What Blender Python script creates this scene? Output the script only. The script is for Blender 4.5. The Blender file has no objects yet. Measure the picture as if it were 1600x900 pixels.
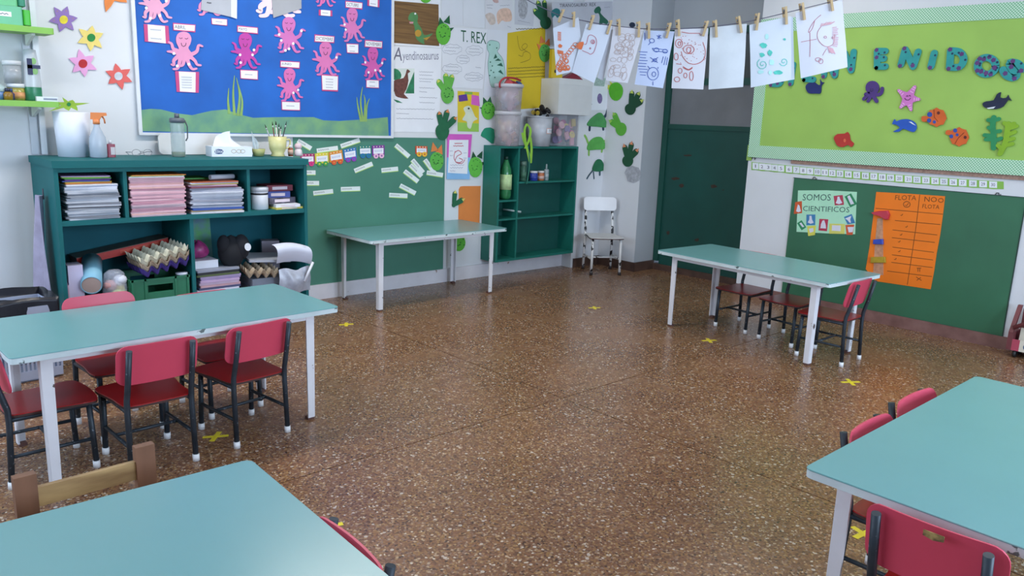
import bpy, bmesh, math, random
from mathutils import Vector, Matrix
random.seed(7)
S = bpy.context.scene
COL = S.collection
PI = math.pi
R = math.radians
# ------------------------------------------------------------ camera
CF, CP, CY, CR, CH = 1235.53, 0.2123, -0.7519, 0.0379, 1.4496   # focal (px of 1600), pitch, yaw, roll, height
def cam_axes():
    f = Vector((0, math.cos(CP), -math.sin(CP))); u = Vector((0, math.sin(CP), math.cos(CP))); r = Vector((1, 0, 0))
    r2 = r*math.cos(CR) + u*math.sin(CR); u2 = -r*math.sin(CR) + u*math.cos(CR)
    M = Matrix.Rotation(CY, 3, 'Z')
    return M @ r2, M @ u2, M @ f
AX_R, AX_U, AX_F = cam_axes()
CAMP = Vector((0, 0, CH))
cd = bpy.data.cameras.new('camera'); cam = bpy.data.objects.new('camera', cd); COL.objects.link(cam)
m = Matrix((AX_R, AX_U, -AX_F)).transposed().to_4x4(); m.translation = CAMP
cam.matrix_world = m
cd.sensor_width = 36.0; cd.lens = 36.0*CF/1600.0; cd.clip_start = 0.05; cd.clip_end = 60
S.camera = cam
# ------------------------------------------------------------ world and exposure
W = bpy.data.worlds.new('world'); S.world = W; W.use_nodes = True
W.node_tree.nodes['Background'].inputs[0].default_value = (0.62, 0.76, 1.0, 1)
W.node_tree.nodes['Background'].inputs[1].default_value = 1.2
S.view_settings.view_transform = 'Standard'; S.view_settings.look = 'None'
S.view_settings.exposure = 0.03; S.view_settings.gamma = 1.0; S.view_settings.use_curve_mapping = False
S.cycles.use_denoising = True
S.cycles.caustics_reflective = False; S.cycles.caustics_refractive = False
S.cycles.max_bounces = 8; S.cycles.diffuse_bounces = 5; S.cycles.transparent_max_bounces = 12
S.cycles.sample_clamp_indirect = 6.0
# room extents
XL, XR, YF, YB, ZC = -2.0, 6.15, -2.6, 5.45, 3.05
DOORX, DOORY0, DOORY1, PIL, PILX = 6.45, 3.67, 4.82, 5.30, 5.745
def area(name, loc, rot, sx, sy, power, color):
    l = bpy.data.lights.new(name, 'AREA'); l.shape = 'RECTANGLE'; l.size = sx; l.size_y = sy; l.energy = power; l.color = color
    o = bpy.data.objects.new(name, l); COL.objects.link(o); o.location = loc; o.rotation_euler = rot
    return o
DAY = (0.62, 0.79, 1.0)
WIN_L = [(-1.2, 0.6), (1.2, 3.0), (3.5, 5.1)]       # windows in the left wall (y ranges)
WIN_F = [(-1.2, 0.8), (1.6, 3.6), (4.2, 5.8)]       # windows in the front wall (x ranges)
WZ0, WZ1 = 1.0, 2.6
for (a, b), pw in zip(WIN_L, (2, 30, 60)):
    area('window_daylight', (XL+0.02, (a+b)/2, (WZ0+WZ1)/2), (0, R(-90), 0), WZ1-WZ0, b-a, pw, DAY)
for (a, b), pw in zip(WIN_F, (6, 160, 75)):
    area('window_daylight', ((a+b)/2, YF+0.02, (WZ0+WZ1)/2), (R(90), 0, 0), b-a, WZ1-WZ0, pw, DAY)
LAMPS = [(0.6, 1.0), (2.5, 4.2), (3.9, 1.0), (5.0, 3.0), (0.3, 4.2)]  # last lamp is added to brighten the left part of the back wall
for (x, y), pw in zip(LAMPS, (5, 38, 14, 11, 16)):
    area('ceiling_lamp_light', (x, y, ZC-0.13), (0, 0, 0), 1.2, 0.22, pw, (1.0, 0.95, 0.88))
# ------------------------------------------------------------ helpers: pixels to points
def ray(px, py):
    return AX_R*((px-800)/CF) - AX_U*((py-450)/CF) + AX_F
def at(px, py, ax, val):
    d = ray(px, py); k = 'XYZ'.index(ax); t = (val-CAMP[k])/d[k]
    return CAMP + d*t
class Plane:
    def __init__(s, o, u, v):
        s.o = Vector(o); s.u = Vector(u).normalized(); s.v = Vector(v).normalized(); s.n = s.u.cross(s.v)
        s.M = Matrix((s.u, s.v, s.n)).transposed()
    def hit(s, px, py):
        d = ray(px, py); t = (s.o-CAMP).dot(s.n)/d.dot(s.n)
        return CAMP + d*t
    def off(s, w): return Plane(s.o + s.n*w, s.u, s.v)
def back(y=YB): return Plane((0, y, 0), (1, 0, 0), (0, 0, 1))
def right(x=XR): return Plane((x, 0, 0), (0, -1, 0), (0, 0, 1))
# ------------------------------------------------------------ helpers: materials
def lin(c): return c/12.92 if c <= 0.04045 else ((c+0.055)/1.055)**2.4
def hexc(h):
    h = h.lstrip('#'); return tuple(lin(int(h[i:i+2], 16)/255) for i in (0, 2, 4)) + (1,)
MATS = {}
def mat(h, rough=0.6, var=0.06, scale=9.0, metal=0.0, spec=0.5, bump=0.0, alpha=1.0, chips=None, chip=0.0, chipscale=22, trans=0.0, stretch=None, streak=None, coat=0.0):
    key = (h, rough, var, scale, metal, spec, bump, alpha, chips, chip, chipscale, trans, stretch, streak, coat)
    if key in MATS: return MATS[key]
    M = bpy.data.materials.new('mat_'+h.strip('#')); M.use_nodes = True
    nt = M.node_tree; N = nt.nodes; L = nt.links; b = N['Principled BSDF']
    b.inputs['Roughness'].default_value = rough; b.inputs['Metallic'].default_value = metal
    b.inputs['Specular IOR Level'].default_value = spec; b.inputs['Alpha'].default_value = alpha
    b.inputs['Transmission Weight'].default_value = trans; b.inputs['Coat Weight'].default_value = coat
    c = hexc(h)
    tc = N.new('ShaderNodeTexCoord'); mp = N.new('ShaderNodeMapping'); L.new(tc.outputs['Object'], mp.inputs[0])
    if stretch: mp.inputs['Scale'].default_value = stretch
    nz = N.new('ShaderNodeTexNoise'); nz.inputs['Scale'].default_value = scale; nz.inputs['Detail'].default_value = 4
    L.new(mp.outputs[0], nz.inputs['Vector'])
    rp = N.new('ShaderNodeValToRGB'); L.new(nz.outputs['Fac'], rp.inputs[0])
    rp.color_ramp.elements[0].position = 0.3; rp.color_ramp.elements[1].position = 0.7
    if streak: lo, hi = hexc(streak), c
    else:
        lo = tuple(x*(1-var) for x in c[:3]) + (1,); hi = tuple(min(1, x*(1+var)) for x in c[:3]) + (1,)
    rp.color_ramp.elements[0].color = lo; rp.color_ramp.elements[1].color = hi
    out = rp.outputs[0]
    if chips:
        n2 = N.new('ShaderNodeTexNoise'); n2.inputs['Scale'].default_value = chipscale; n2.inputs['Detail'].default_value = 5
        L.new(tc.outputs['Object'], n2.inputs['Vector'])
        r2 = N.new('ShaderNodeValToRGB'); L.new(n2.outputs['Fac'], r2.inputs[0])
        r2.color_ramp.elements[0].position = chip; r2.color_ramp.elements[1].position = chip+0.015
        mx = N.new('ShaderNodeMix'); mx.data_type = 'RGBA'
        L.new(r2.outputs[0], mx.inputs['Factor']); L.new(out, mx.inputs[6]); mx.inputs[7].default_value = hexc(chips)
        out = mx.outputs[2]
    L.new(out, b.inputs['Base Color'])
    if bump:
        bp = N.new('ShaderNodeBump'); bp.inputs['Strength'].default_value = bump; bp.inputs['Distance'].default_value = 0.004
        L.new(nz.outputs['Fac'], bp.inputs['Height']); L.new(bp.outputs[0], b.inputs['Normal'])
    MATS[key] = M
    return M
def glass(h='#eaf2f4', alpha=0.25, rough=0.1):
    return mat(h, rough, 0.02, 5, alpha=alpha)
def emis(name, col, st):
    M = bpy.data.materials.new(name); M.use_nodes = True; b = M.node_tree.nodes['Principled BSDF']
    b.inputs['Emission Color'].default_value = col; b.inputs['Emission Strength'].default_value = st
    return M
# ------------------------------------------------------------ helpers: meshes
class MB:
    def __init__(s): s.v = []; s.f = []; s.sm = []
    def add(s, vs, fs, smooth=False):
        k = len(s.v); s.v += [tuple(p) for p in vs]; s.f += [tuple(i+k for i in q) for q in fs]; s.sm += [smooth]*len(fs); return s
    def box(s, x0, x1, y0, y1, z0, z1, M=None, taper=1.0):
        cx, cy = (x0+x1)/2, (y0+y1)/2; vs = []
        for z, k in ((z0, taper), (z1, 1.0)):
            for x, y in ((x0, y0), (x1, y0), (x1, y1), (x0, y1)):
                vs.append(Vector((cx+(x-cx)*k, cy+(y-cy)*k, z)))
        if M: vs = [M @ p for p in vs]
        return s.add(vs, [(3, 2, 1, 0), (4, 5, 6, 7), (0, 1, 5, 4), (1, 2, 6, 5), (2, 3, 7, 6), (3, 0, 4, 7)])
    def rbox(s, x0, x1, y0, y1, z0, z1, r=0.01, n=4, M=None, e=0.0):
        pts = []
        for cx, cy, a in ((x1-r, y1-r, 0), (x0+r, y1-r, 90), (x0+r, y0+r, 180), (x1-r, y0+r, 270)):
            for i in range(n+1):
                t = R(a+90*i/n); pts.append((cx+r*math.cos(t), cy+r*math.sin(t)))
        return s.prism(pts, z0, z1, M, e)
    def prism(s, pts, z0, z1, M=None, e=0.0, zf=None):
        # e: bevel inset at the top edge; zf(x,y): extra height
        area2 = sum(pts[i][0]*pts[(i+1) % len(pts)][1]-pts[(i+1) % len(pts)][0]*pts[i][1] for i in range(len(pts)))
        if area2 < 0: pts = pts[::-1]
        n = len(pts); zf = zf or (lambda x, y: 0)
        cx = sum(p[0] for p in pts)/n; cy = sum(p[1] for p in pts)/n
        rings = [[(x, y, z0+zf(x, y)) for x, y in pts], [(x, y, z1-e+zf(x, y)) for x, y in pts]]
        if e:
            w = max(max(abs(p[0]-cx) for p in pts), 1e-6); h = max(max(abs(p[1]-cy) for p in pts), 1e-6)
            rings.append([(cx+(x-cx)*(1-e/w), cy+(y-cy)*(1-e/h), z1+zf(x, y)) for x, y in pts])
        vs = [Vector(p) for rg in rings for p in rg]
        if M: vs = [M @ p for p in vs]
        fs = [tuple(range(n-1, -1, -1)), tuple(range((len(rings)-1)*n, len(rings)*n))]
        for k in range(len(rings)-1):
            for i in range(n):
                j = (i+1) % n; fs.append((k*n+i, k*n+j, (k+1)*n+j, (k+1)*n+i))
        return s.add(vs, fs)
    def tube(s, pts, r, n=8, r2=None, cap=True):
        pts = [Vector(p) for p in pts]; rs = r if isinstance(r, (list, tuple)) else [r+(((r2 or r)-r)*i/max(1, len(pts)-1)) for i in range(len(pts))]
        vs = []; up = None
        for i, p in enumerate(pts):
            d = (pts[min(i+1, len(pts)-1)]-pts[max(i-1, 0)]).normalized()
            a = up if up is not None and abs(up.dot(d)) < 0.95 else (Vector((0, 0, 1)) if abs(d.z) < 0.9 else Vector((1, 0, 0)))
            b = d.cross(a).normalized(); c = b.cross(d).normalized(); up = c
            for k in range(n):
                t = 2*PI*k/n; vs.append(p+(b*math.cos(t)+c*math.sin(t))*rs[i])
        fs = []
        for i in range(len(pts)-1):
            for k in range(n):
                l = (k+1) % n; fs.append((i*n+k, i*n+l, (i+1)*n+l, (i+1)*n+k))
        s.add(vs, fs, True)
        if cap:
            q = len(s.v)-len(vs)
            s.f += [tuple(q+k for k in range(n-1, -1, -1)), tuple(q+(len(pts)-1)*n+k for k in range(n))]; s.sm += [False, False]
        return s
    def lathe(s, prof, n=20, M=None, smooth=True):
        vs = []; fs = []
        for r, z in prof:
            for k in range(n):
                t = 2*PI*k/n; p = Vector((r*math.cos(t), r*math.sin(t), z)); vs.append(M @ p if M else p)
        for i in range(len(prof)-1):
            for k in range(n):
                l = (k+1) % n; fs.append((i*n+k, i*n+l, (i+1)*n+l, (i+1)*n+k))
        s.add(vs, fs, smooth); q = len(s.v)-len(vs)
        if prof[0][0] > 1e-5: s.f.append(tuple(q+k for k in range(n-1, -1, -1))); s.sm.append(False)
        if prof[-1][0] > 1e-5: s.f.append(tuple(q+(len(prof)-1)*n+k for k in range(n))); s.sm.append(False)
        return s
    def ball(s, c, r, n=10, m=6, M=None):
        rx, ry, rz = r if isinstance(r, (tuple, list)) else (r, r, r); T = Matrix.Translation(c) @ Matrix.Diagonal((rx, ry, rz, 1))
        if M: T = M @ T
        return s.lathe([(max(1e-4, math.sin(PI*i/m)), -math.cos(PI*i/m)) for i in range(m+1)], n, T)
    def grid(s, nx, ny, fn, th=None, smooth=True):
        vs = [Vector(fn(i/nx, j/ny)) for j in range(ny+1) for i in range(nx+1)]
        fs = [(j*(nx+1)+i, j*(nx+1)+i+1, (j+1)*(nx+1)+i+1, (j+1)*(nx+1)+i) for j in range(ny) for i in range(nx)]
        if th is not None:
            th = Vector(th); bk = [q-th for q in vs]
            s.add(bk, [tuple(reversed(f)) for f in fs], smooth)
            rim = [i for i in range(nx+1)]+[j*(nx+1)+nx for j in range(1, ny+1)]+[ny*(nx+1)+i for i in range(nx-1, -1, -1)]+[j*(nx+1) for j in range(ny-1, 0, -1)]
            n = len(rim); s.add([vs[i] for i in rim]+[bk[i] for i in rim], [(i, i+n, (i+1) % n+n, (i+1) % n) for i in range(n)], False)
        return s.add(vs, fs, smooth)
    def mesh(s, name):
        me = bpy.data.meshes.new(name); me.from_pydata(s.v, [], s.f)
        me.polygons.foreach_set('use_smooth', s.sm); me.update()
        return me
    def build(s, name, m, parent=None, loc=None, rot=None):
        o = bpy.data.objects.new(name, s.mesh(name)); COL.objects.link(o); o.data.materials.append(m)
        if parent is not None: o.parent = parent
        if loc is not None: o.location = loc
        if rot is not None: o.rotation_euler = rot
        return o
def tag(o, label, cat, group=None):
    o['label'] = label; o['category'] = cat
    if group: o['group'] = group
    return o
def thing(name, label, cat, loc=(0, 0, 0), rz=0.0, group=None):
    o = bpy.data.objects.new(name, None); COL.objects.link(o); o.empty_display_size = 0.1
    o.location = loc; o.rotation_euler = (0, 0, rz)
    return tag(o, label, cat, group)
def struct(o): o['kind'] = 'structure'; return o
def dup(root, loc, rz, label=None, group=None):
    r = root.copy(); COL.objects.link(r); r.location = loc; r.rotation_euler = (0, 0, rz)
    if label: r['label'] = label
    if group: r['group'] = group
    for ch in list(root.children):
        c = ch.copy(); COL.objects.link(c); c.parent = r
        for g in list(ch.children):
            d = g.copy(); COL.objects.link(d); d.parent = c
    return r
# ------------------------------------------------------------ helpers: flat pieces on a plane (outlines given in photo pixels)
class Flat:
    """A thing fixed flat on a plane: local x along, y up, z out of the plane."""
    def __init__(s, name, label, cat, pl, cx, cy, group=None, w=0.0):
        s.pl = pl.off(w) if w else pl
        s.o = thing(name, label, cat, group=group); s.org = s.pl.hit(cx, cy)
        s.o.matrix_world = Matrix.Translation(s.org) @ s.pl.M.to_4x4()
    def loc(s, px, py):
        d = s.pl.hit(px, py)-s.org
        return (d.dot(s.pl.u), d.dot(s.pl.v))
    def plate(s, name, pts, m, t=0.003, z=0.0, e=0.0, parent=None, smooth=0, zf=None):
        q = [s.loc(*p) for p in pts]
        if smooth: q = catmull(q, smooth)
        return MB().prism(q, z, z+t, e=e, zf=zf).build(name, m, parent or s.o)
    def quad(s, name, x0, y0, x1, y1, m, **k):
        return s.plate(name, [(x0, y0), (x1, y0), (x1, y1), (x0, y1)], m, **k)
    def disc(s, name, cx, cy, rx, ry, m, t=0.003, z=0.0, n=18, parent=None):
        return s.plate(name, [(cx+rx*math.cos(2*PI*i/n), cy+ry*math.sin(2*PI*i/n)) for i in range(n)], m, t, z, parent=parent)
    def strokes(s, name, lines, w, m, z=0.0035, parent=None, zf=None):
        b = MB()
        for k, ln in enumerate(lines):
            ribbon(b, [s.loc(*p) for p in ln], w, z+0.00003*(k % 7), zf)
        return b.build(name, m, parent or s.o)
    def text(s, name, txt, p0, p1, p2, m, z=0.0035, parent=None):
        o = s.loc(*p0); a = s.loc(*p1); c = s.loc(*p2)
        return text_mesh(name, txt, o, (a[0]-o[0], a[1]-o[1]), (c[0]-o[0], c[1]-o[1]), z, m, parent or s.o)
def catmull(q, n=4):
    r = []; k = len(q)
    for i in range(k):
        a, b, c, d = (q[(i+j-1) % k] for j in range(4))
        for t in range(n):
            u = t/n
            r.append(tuple(0.5*(2*b[x]+(c[x]-a[x])*u+(2*a[x]-5*b[x]+4*c[x]-d[x])*u*u+(3*b[x]-a[x]-3*c[x]+d[x])*u**3) for x in (0, 1)))
    return r
def ribbon(b, q, w, z, zf=None):
    zf = zf or (lambda x, y: 0)
    vs = []; n = len(q)
    for i in range(n):
        x0, y0 = q[max(0, i-1)]; x1, y1 = q[min(n-1, i+1)]
        dx, dy = x1-x0, y1-y0; l = math.hypot(dx, dy) or 1
        ww = w[i] if isinstance(w, (list, tuple)) else w
        for sg in (1, -1):
            x = q[i][0]-sg*dy/l*ww/2; y = q[i][1]+sg*dx/l*ww/2; vs.append((x, y, z+zf(x, y)))
    b.add(vs, [(2*i+1, 2*i+3, 2*i+2, 2*i) for i in range(n-1)])
def strip2(q, ws, rnd=5):
    """closed outline of a tapered rounded stroke along 2-D points"""
    n = len(q); Lf = []; Rt = []
    for i in range(n):
        x0, y0 = q[max(0, i-1)]; x1, y1 = q[min(n-1, i+1)]; dx, dy = x1-x0, y1-y0; l = math.hypot(dx, dy) or 1
        Lf.append((q[i][0]-dy/l*ws[i]/2, q[i][1]+dx/l*ws[i]/2)); Rt.append((q[i][0]+dy/l*ws[i]/2, q[i][1]-dx/l*ws[i]/2))
    dx, dy = q[-1][0]-q[-2][0], q[-1][1]-q[-2][1]; a0 = math.atan2(dy, dx)
    cap = [(q[-1][0]+ws[-1]/2*math.cos(a0+PI/2-PI*k/rnd), q[-1][1]+ws[-1]/2*math.sin(a0+PI/2-PI*k/rnd)) for k in range(1, rnd)]
    return Lf+cap+Rt[::-1]
def band(b, q, ws, z0, z1, n=8):
    """tapered stroke of quads with a round cap at both ends, added to b (safe where an outline would cross itself)"""
    k = len(q); L_ = []
    for i in range(k):
        x0, y0 = q[max(0, i-1)]; x1, y1 = q[min(k-1, i+1)]; dx, dy = x1-x0, y1-y0; l = math.hypot(dx, dy) or 1
        L_.append((dy/l*ws[i]/2, -dx/l*ws[i]/2))
    vs = []
    for i in range(k):
        for sg in (1, -1):
            for z in (z0, z1): vs.append((q[i][0]+sg*L_[i][0], q[i][1]+sg*L_[i][1], z))
    fs = []
    for i in range(k-1):
        a = 4*i; c = a+4
        fs += [(a+1, c+1, c+3, a+3), (a, a+2, c+2, c), (a, c, c+1, a+1), (a+2, a+3, c+3, c+2)]
    b.add(vs, fs)
    for i in (0, -1): b.prism([(q[i][0]+ws[i]/2*math.cos(2*PI*t/n), q[i][1]+ws[i]/2*math.sin(2*PI*t/n)) for t in range(n)], z0, z1-.0002)
def bez(q, n=5):
    """open catmull-rom through points"""
    q = [q[0]]+list(q)+[q[-1]]; r = []
    for i in range(1, len(q)-2):
        a, b, c, d = q[i-1], q[i], q[i+1], q[i+2]
        for t in range(n):
            u = t/n
            r.append(tuple(0.5*(2*b[x]+(c[x]-a[x])*u+(2*a[x]-5*b[x]+4*c[x]-d[x])*u*u+(3*b[x]-a[x]-3*c[x]+d[x])*u**3) for x in range(len(b))))
    r.append(tuple(q[-2])); return r
_txt = {}
def text_mesh(name, txt, o, ex, ey, z, m, parent):
    if txt not in _txt:
        cu = bpy.data.curves.new('t', 'FONT'); cu.body = txt; cu.resolution_u = 2
        ob = bpy.data.objects.new('t', cu); COL.objects.link(ob)
        dg = bpy.context.evaluated_depsgraph_get(); me = ob.evaluated_get(dg).to_mesh()
        vs = [tuple(v.co) for v in me.vertices]; fs = [tuple(p.vertices) for p in me.polygons]
        ob.evaluated_get(dg).to_mesh_clear(); bpy.data.objects.remove(ob); bpy.data.curves.remove(cu)
        x0 = min(v[0] for v in vs); x1 = max(v[0] for v in vs); y0 = min(v[1] for v in vs); y1 = max(v[1] for v in vs)
        _txt[txt] = ([((v[0]-x0)/(x1-x0), (v[1]-y0)/(y1-y0)) for v in vs], fs)
    vs, fs = _txt[txt]
    b = MB().add([(o[0]+ex[0]*u+ey[0]*v, o[1]+ex[1]*u+ey[1]*v, z) for u, v in vs], fs)
    return b.build(name, m, parent)
# ============================================================ THE ROOM
def terrazzo():
    M = bpy.data.materials.new('terrazzo'); M.use_nodes = True; nt = M.node_tree; N = nt.nodes; L = nt.links; b = N['Principled BSDF']
    tc = N.new('ShaderNodeTexCoord')
    def vor(scale, ramp):
        v = N.new('ShaderNodeTexVoronoi'); v.inputs['Scale'].default_value = scale; L.new(tc.outputs['Object'], v.inputs['Vector'])
        s = N.new('ShaderNodeSeparateColor'); L.new(v.outputs['Color'], s.inputs[0])
        r = N.new('ShaderNodeValToRGB'); r.color_ramp.interpolation = 'CONSTANT'; e = r.color_ramp.elements
        e[0].position = 0; e[0].color = hexc(ramp[0][1]); e[1].position = ramp[1][0]; e[1].color = hexc(ramp[1][1])
        for p, h in ramp[2:]: q = e.new(p); q.color = hexc(h)
        L.new(s.outputs[0], r.inputs[0]); return v, r
    v1, r1 = vor(135, [(0, '#74523b'), (.2, '#80593f'), (.4, '#8b6648'), (.56, '#664633'), (.66, '#946f45'), (.76, '#8a7060'), (.83, '#a5865f'), (.89, '#4c362b'), (.94, '#b39a80'), (.982, '#cdbfae')])
    v2, r2 = vor(46, [(0, '#000000'), (.93, '#ffffff')])
    v3, r3 = vor(46, [(0, '#7d5744'), (.5, '#9c7c58'), (.8, '#bfb2a6')])
    d = N.new('ShaderNodeMath'); d.operation = 'LESS_THAN'; d.inputs[1].default_value = 0.33; L.new(v2.outputs['Distance'], d.inputs[0])
    mm = N.new('ShaderNodeMath'); mm.operation = 'MULTIPLY'; L.new(d.outputs[0], mm.inputs[0]); L.new(r2.outputs[0], mm.inputs[1])
    mx = N.new('ShaderNodeMix'); mx.data_type = 'RGBA'; L.new(mm.outputs[0], mx.inputs['Factor']); L.new(r1.outputs[0], mx.inputs[6]); L.new(r3.outputs[0], mx.inputs[7])
    nz = N.new('ShaderNodeTexNoise'); nz.inputs['Scale'].default_value = 2.2; nz.inputs['Detail'].default_value = 4; L.new(tc.outputs['Object'], nz.inputs['Vector'])
    m2 = N.new('ShaderNodeMix'); m2.data_type = 'RGBA'; m2.blend_type = 'MULTIPLY'; m2.inputs['Factor'].default_value = 1.0
    rr = N.new('ShaderNodeValToRGB'); rr.color_ramp.elements[0].color = (.84, .81, .80, 1); rr.color_ramp.elements[1].color = (1.05, 1.0, .95, 1)
    rr.color_ramp.elements[0].position = .3; rr.color_ramp.elements[1].position = .7
    L.new(nz.outputs['Fac'], rr.inputs[0]); L.new(mx.outputs[2], m2.inputs[6]); L.new(rr.outputs[0], m2.inputs[7]); L.new(m2.outputs[2], b.inputs['Base Color'])
    r4 = N.new('ShaderNodeMapRange'); L.new(nz.outputs['Fac'], r4.inputs[0]); r4.inputs[3].default_value = 0.2; r4.inputs[4].default_value = 0.34
    L.new(r4.outputs[0], b.inputs['Roughness']); b.inputs['Specular IOR Level'].default_value = 0.5
    return M
TER = terrazzo()
WALLM = mat('#d6d8dc', 0.75, 0.035, 2.2, bump=0.05)
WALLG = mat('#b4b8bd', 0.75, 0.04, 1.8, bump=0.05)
WHITE = mat('#dfdfe2', 0.6, 0.05, 4)
PLINTH = mat('#d9d6dc', 0.6, 0.08, 5, chips='#9a7c72', chip=0.66, chipscale=14)
floor = struct(MB().box(XL-.2, 6.7, YF-.2, 5.65, -0.2, -0.006).build('floor', mat('#241610', .9)))
xs = [XL, -0.06, 2.94, 6.46]; ys = [YF, -0.28, 2.72, YB+.01]; g = 0.0032
for i in range(3):
    for j in range(3):
        MB().box(xs[i]+g, xs[i+1]-g, ys[j]+g, ys[j+1]-g, -0.006, 0).build('floor_slab', TER, floor)
struct(MB().box(XL-.2, 6.7, YF-.2, 5.65, ZC, ZC+.15).build('ceiling', mat('#d8d8d6', .8)))
struct(MB().box(XL-.2, 6.7, YB, YB+.2, -.2, ZC).build('wall_back', WALLM))
struct(MB().box(XR, 6.7, YF-.2, DOORY0, -.2, ZC).build('wall_right', WALLM))
struct(MB().box(XR, 6.7, DOORY1+.004, YB, -.2, ZC).build('wall_column', WALLM))
struct(MB().box(XR+.001, 6.7, DOORY1, DOORY1+.004, -.2, ZC).build('wall_return', mat('#a9adb2', .7, .04, 2)))
struct(MB().box(PILX, XR, PIL, YB, -.05, ZC).build('wall_pilaster', WALLM))
DZ = 2.32
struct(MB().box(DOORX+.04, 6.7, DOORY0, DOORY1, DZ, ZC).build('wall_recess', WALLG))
def pierced(name, rng, lo, hi, mk):
    b = MB(); e = lo
    for a, c in rng: mk(b, e, a, -.2, ZC); mk(b, a, c, -.2, WZ0); mk(b, a, c, WZ1, ZC); e = c
    mk(b, e, hi, -.2, ZC); struct(b.build(name, WALLM))
pierced('wall_left', WIN_L, YF-.2, YB+.2, lambda b, a, c, z0, z1: b.box(XL-.2, XL, a, c, z0, z1))
pierced('wall_front', WIN_F, XL-.2, XR, lambda b, a, c, z0, z1: b.box(a, c, YF-.2, YF, z0, z1))
k = 1; FR = mat('#2c6b5c', .5); GL = glass('#dfeaf2', .12, .05)
for wall, rng in (('l', WIN_L), ('f', WIN_F)):
    for a, c in rng:
        o = bpy.data.objects.new('window_%d' % k, None); COL.objects.link(o); struct(o); k += 1
        def bx(x0, x1, y0, y1, z0, z1): return MB().box(x0, x1, y0, y1, z0, z1) if wall == 'f' else MB().box(y0, y1, x0, x1, z0, z1)
        y0 = (YF if wall == 'f' else XL)-.14; y1 = y0+.05
        n = 3; w = (c-a)/n
        for q in range(n+1): bx(a+q*w-(0 if q == 0 else .02 if q < n else .04), a+q*w+(.04 if q == 0 else .02 if q < n else 0), y0, y1, WZ0, WZ1).build('window_frame', FR, o)
        bx(a, c, y0, y1, WZ0, WZ0+.05).build('window_frame', FR, o); bx(a, c, y0, y1, WZ1-.05, WZ1).build('window_frame', FR, o)
        for q in range(n): bx(a+q*w+.02, a+(q+1)*w-.02, y0+.02, y0+.026, WZ0+.05, WZ1-.05).build('pane', GL, o)
        bx(a-.04, c+.04, y0+.1, y0+.18, WZ0-.04, WZ0-.004).build('window_sill', WHITE, o)
# ceiling lamps
for x, y in LAMPS:
    t = thing('ceiling_lamp', 'long white fluorescent ceiling lamp with two tubes', 'lamp', (x, y, ZC), group='ceiling lamps in rows')
    MB().box(-.64, .64, -.12, .12, -.06, 0).build('housing', WHITE, t)
    for s in (-1, 1): MB().tube([(-.6, s*.06, -.085), (.6, s*.06, -.085)], .014, 8).build('tube', emis('lamp_tube', (1, .97, .92, 1), 3.0), t)
# skirtings
struct(MB().box(2.66, PILX, YB-.022, YB, 0, .118).build('baseboard_back', PLINTH))
SK = mat('#8c6862', .45, .25, 9, streak='#6d4a44')
SKD = mat('#5b4338', .5, .3, 9, streak='#3c2a24')
struct(MB().box(XR-.018, XR, YF, DOORY0, 0, .088).build('baseboard_right', SK))
b = MB().box(XR-.016, XR, DOORY1-.016, PIL, 0, .09); b.box(XR, DOORX, DOORY1-.016, DOORY1, 0, .09); struct(b.build('baseboard_column', SKD))
struct(MB().box(PILX+.03, XR-.016, PIL-.016, PIL, 0, .09).build('baseboard_pilaster', SKD))
# the green door in the recess
GD = mat('#0e473f', .5, .14, 3); GDF = mat('#12493f', .45, .1, 4)
d = bpy.data.objects.new('door_1', None); COL.objects.link(d); struct(d)
dy0, dy1 = DOORY0+.01, DOORY1-.005
MB().box(DOORX-.01, DOORX+.06, dy1-.06, dy1, .09, DZ).build('door_frame', GDF, d)
MB().box(DOORX-.01, DOORX+.06, dy0, dy0+.06, .09, DZ).build('door_frame', GDF, d)
MB().box(DOORX-.01, DOORX+.06, dy0+.06, dy1-.06, DZ-.06, DZ).build('door_frame', GDF, d)
MB().box(DOORX+.01, DOORX+.05, dy0+.06, dy1-.06, .06, 1.40).build('lower_panel', GD, d)
MB().box(DOORX-.002, DOORX+.05, dy0+.06, dy1-.06, 1.40, 1.445).build('rail', GDF, d)
MB().box(DOORX+.02, DOORX+.05, dy0+.06, dy1-.06, 1.445, 1.81).build('grey_panel', mat('#75777b', .45, .1, 3), d)
MB().box(DOORX-.002, DOORX+.05, dy0+.06, dy1-.06, 1.81, 1.87).build('rail', GDF, d)
MB().box(DOORX+.02, DOORX+.04, dy0+.06, dy1-.06, 1.87, DZ-.06).build('pane', mat('#4f5558', .12, .1, 2), d)
MB().box(DOORX-.012, DOORX+.06, dy0, dy1, 0, .06).build('threshold', SKD, d)
pd = right(DOORX+.0095)
RU = mat('#3b2a20', .8, .3, 40)
for x, y, a, c in [(1074, 243, 9, 1.6), (1055, 279, 7, 3), (1065, 290, 4, 3.5), (1115, 291, 6, 3), (1044, 364, 3, 3.5), (1089, 375, 4, 3), (1130, 297, 2, 1)]:
    pts = [(x+a*math.cos(t*PI/5)*random.uniform(.6, 1.1), y+c*math.sin(t*PI/5)*random.uniform(.6, 1.1)) for t in range(10)]
    q = [pd.hit(*p) for p in pts]; o = q[0]
    MB().prism([(-(p-o).y, (p-o).z) for p in q], 0, .0012).build('rust_patch', RU, d, loc=o, rot=(R(90), 0, R(-90)))
# vertical trims on the back wall at the far left
struct(MB().box(1.135, 1.17, YB-.02, YB, 1.13, 2.7).build('trim_1', mat('#b9bec6', .4, .05)))
struct(MB().box(1.185, 1.215, YB-.03, YB, 1.13, 2.7).build('trim_2', mat('#dcdfe4', .4, .05)))
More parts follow.
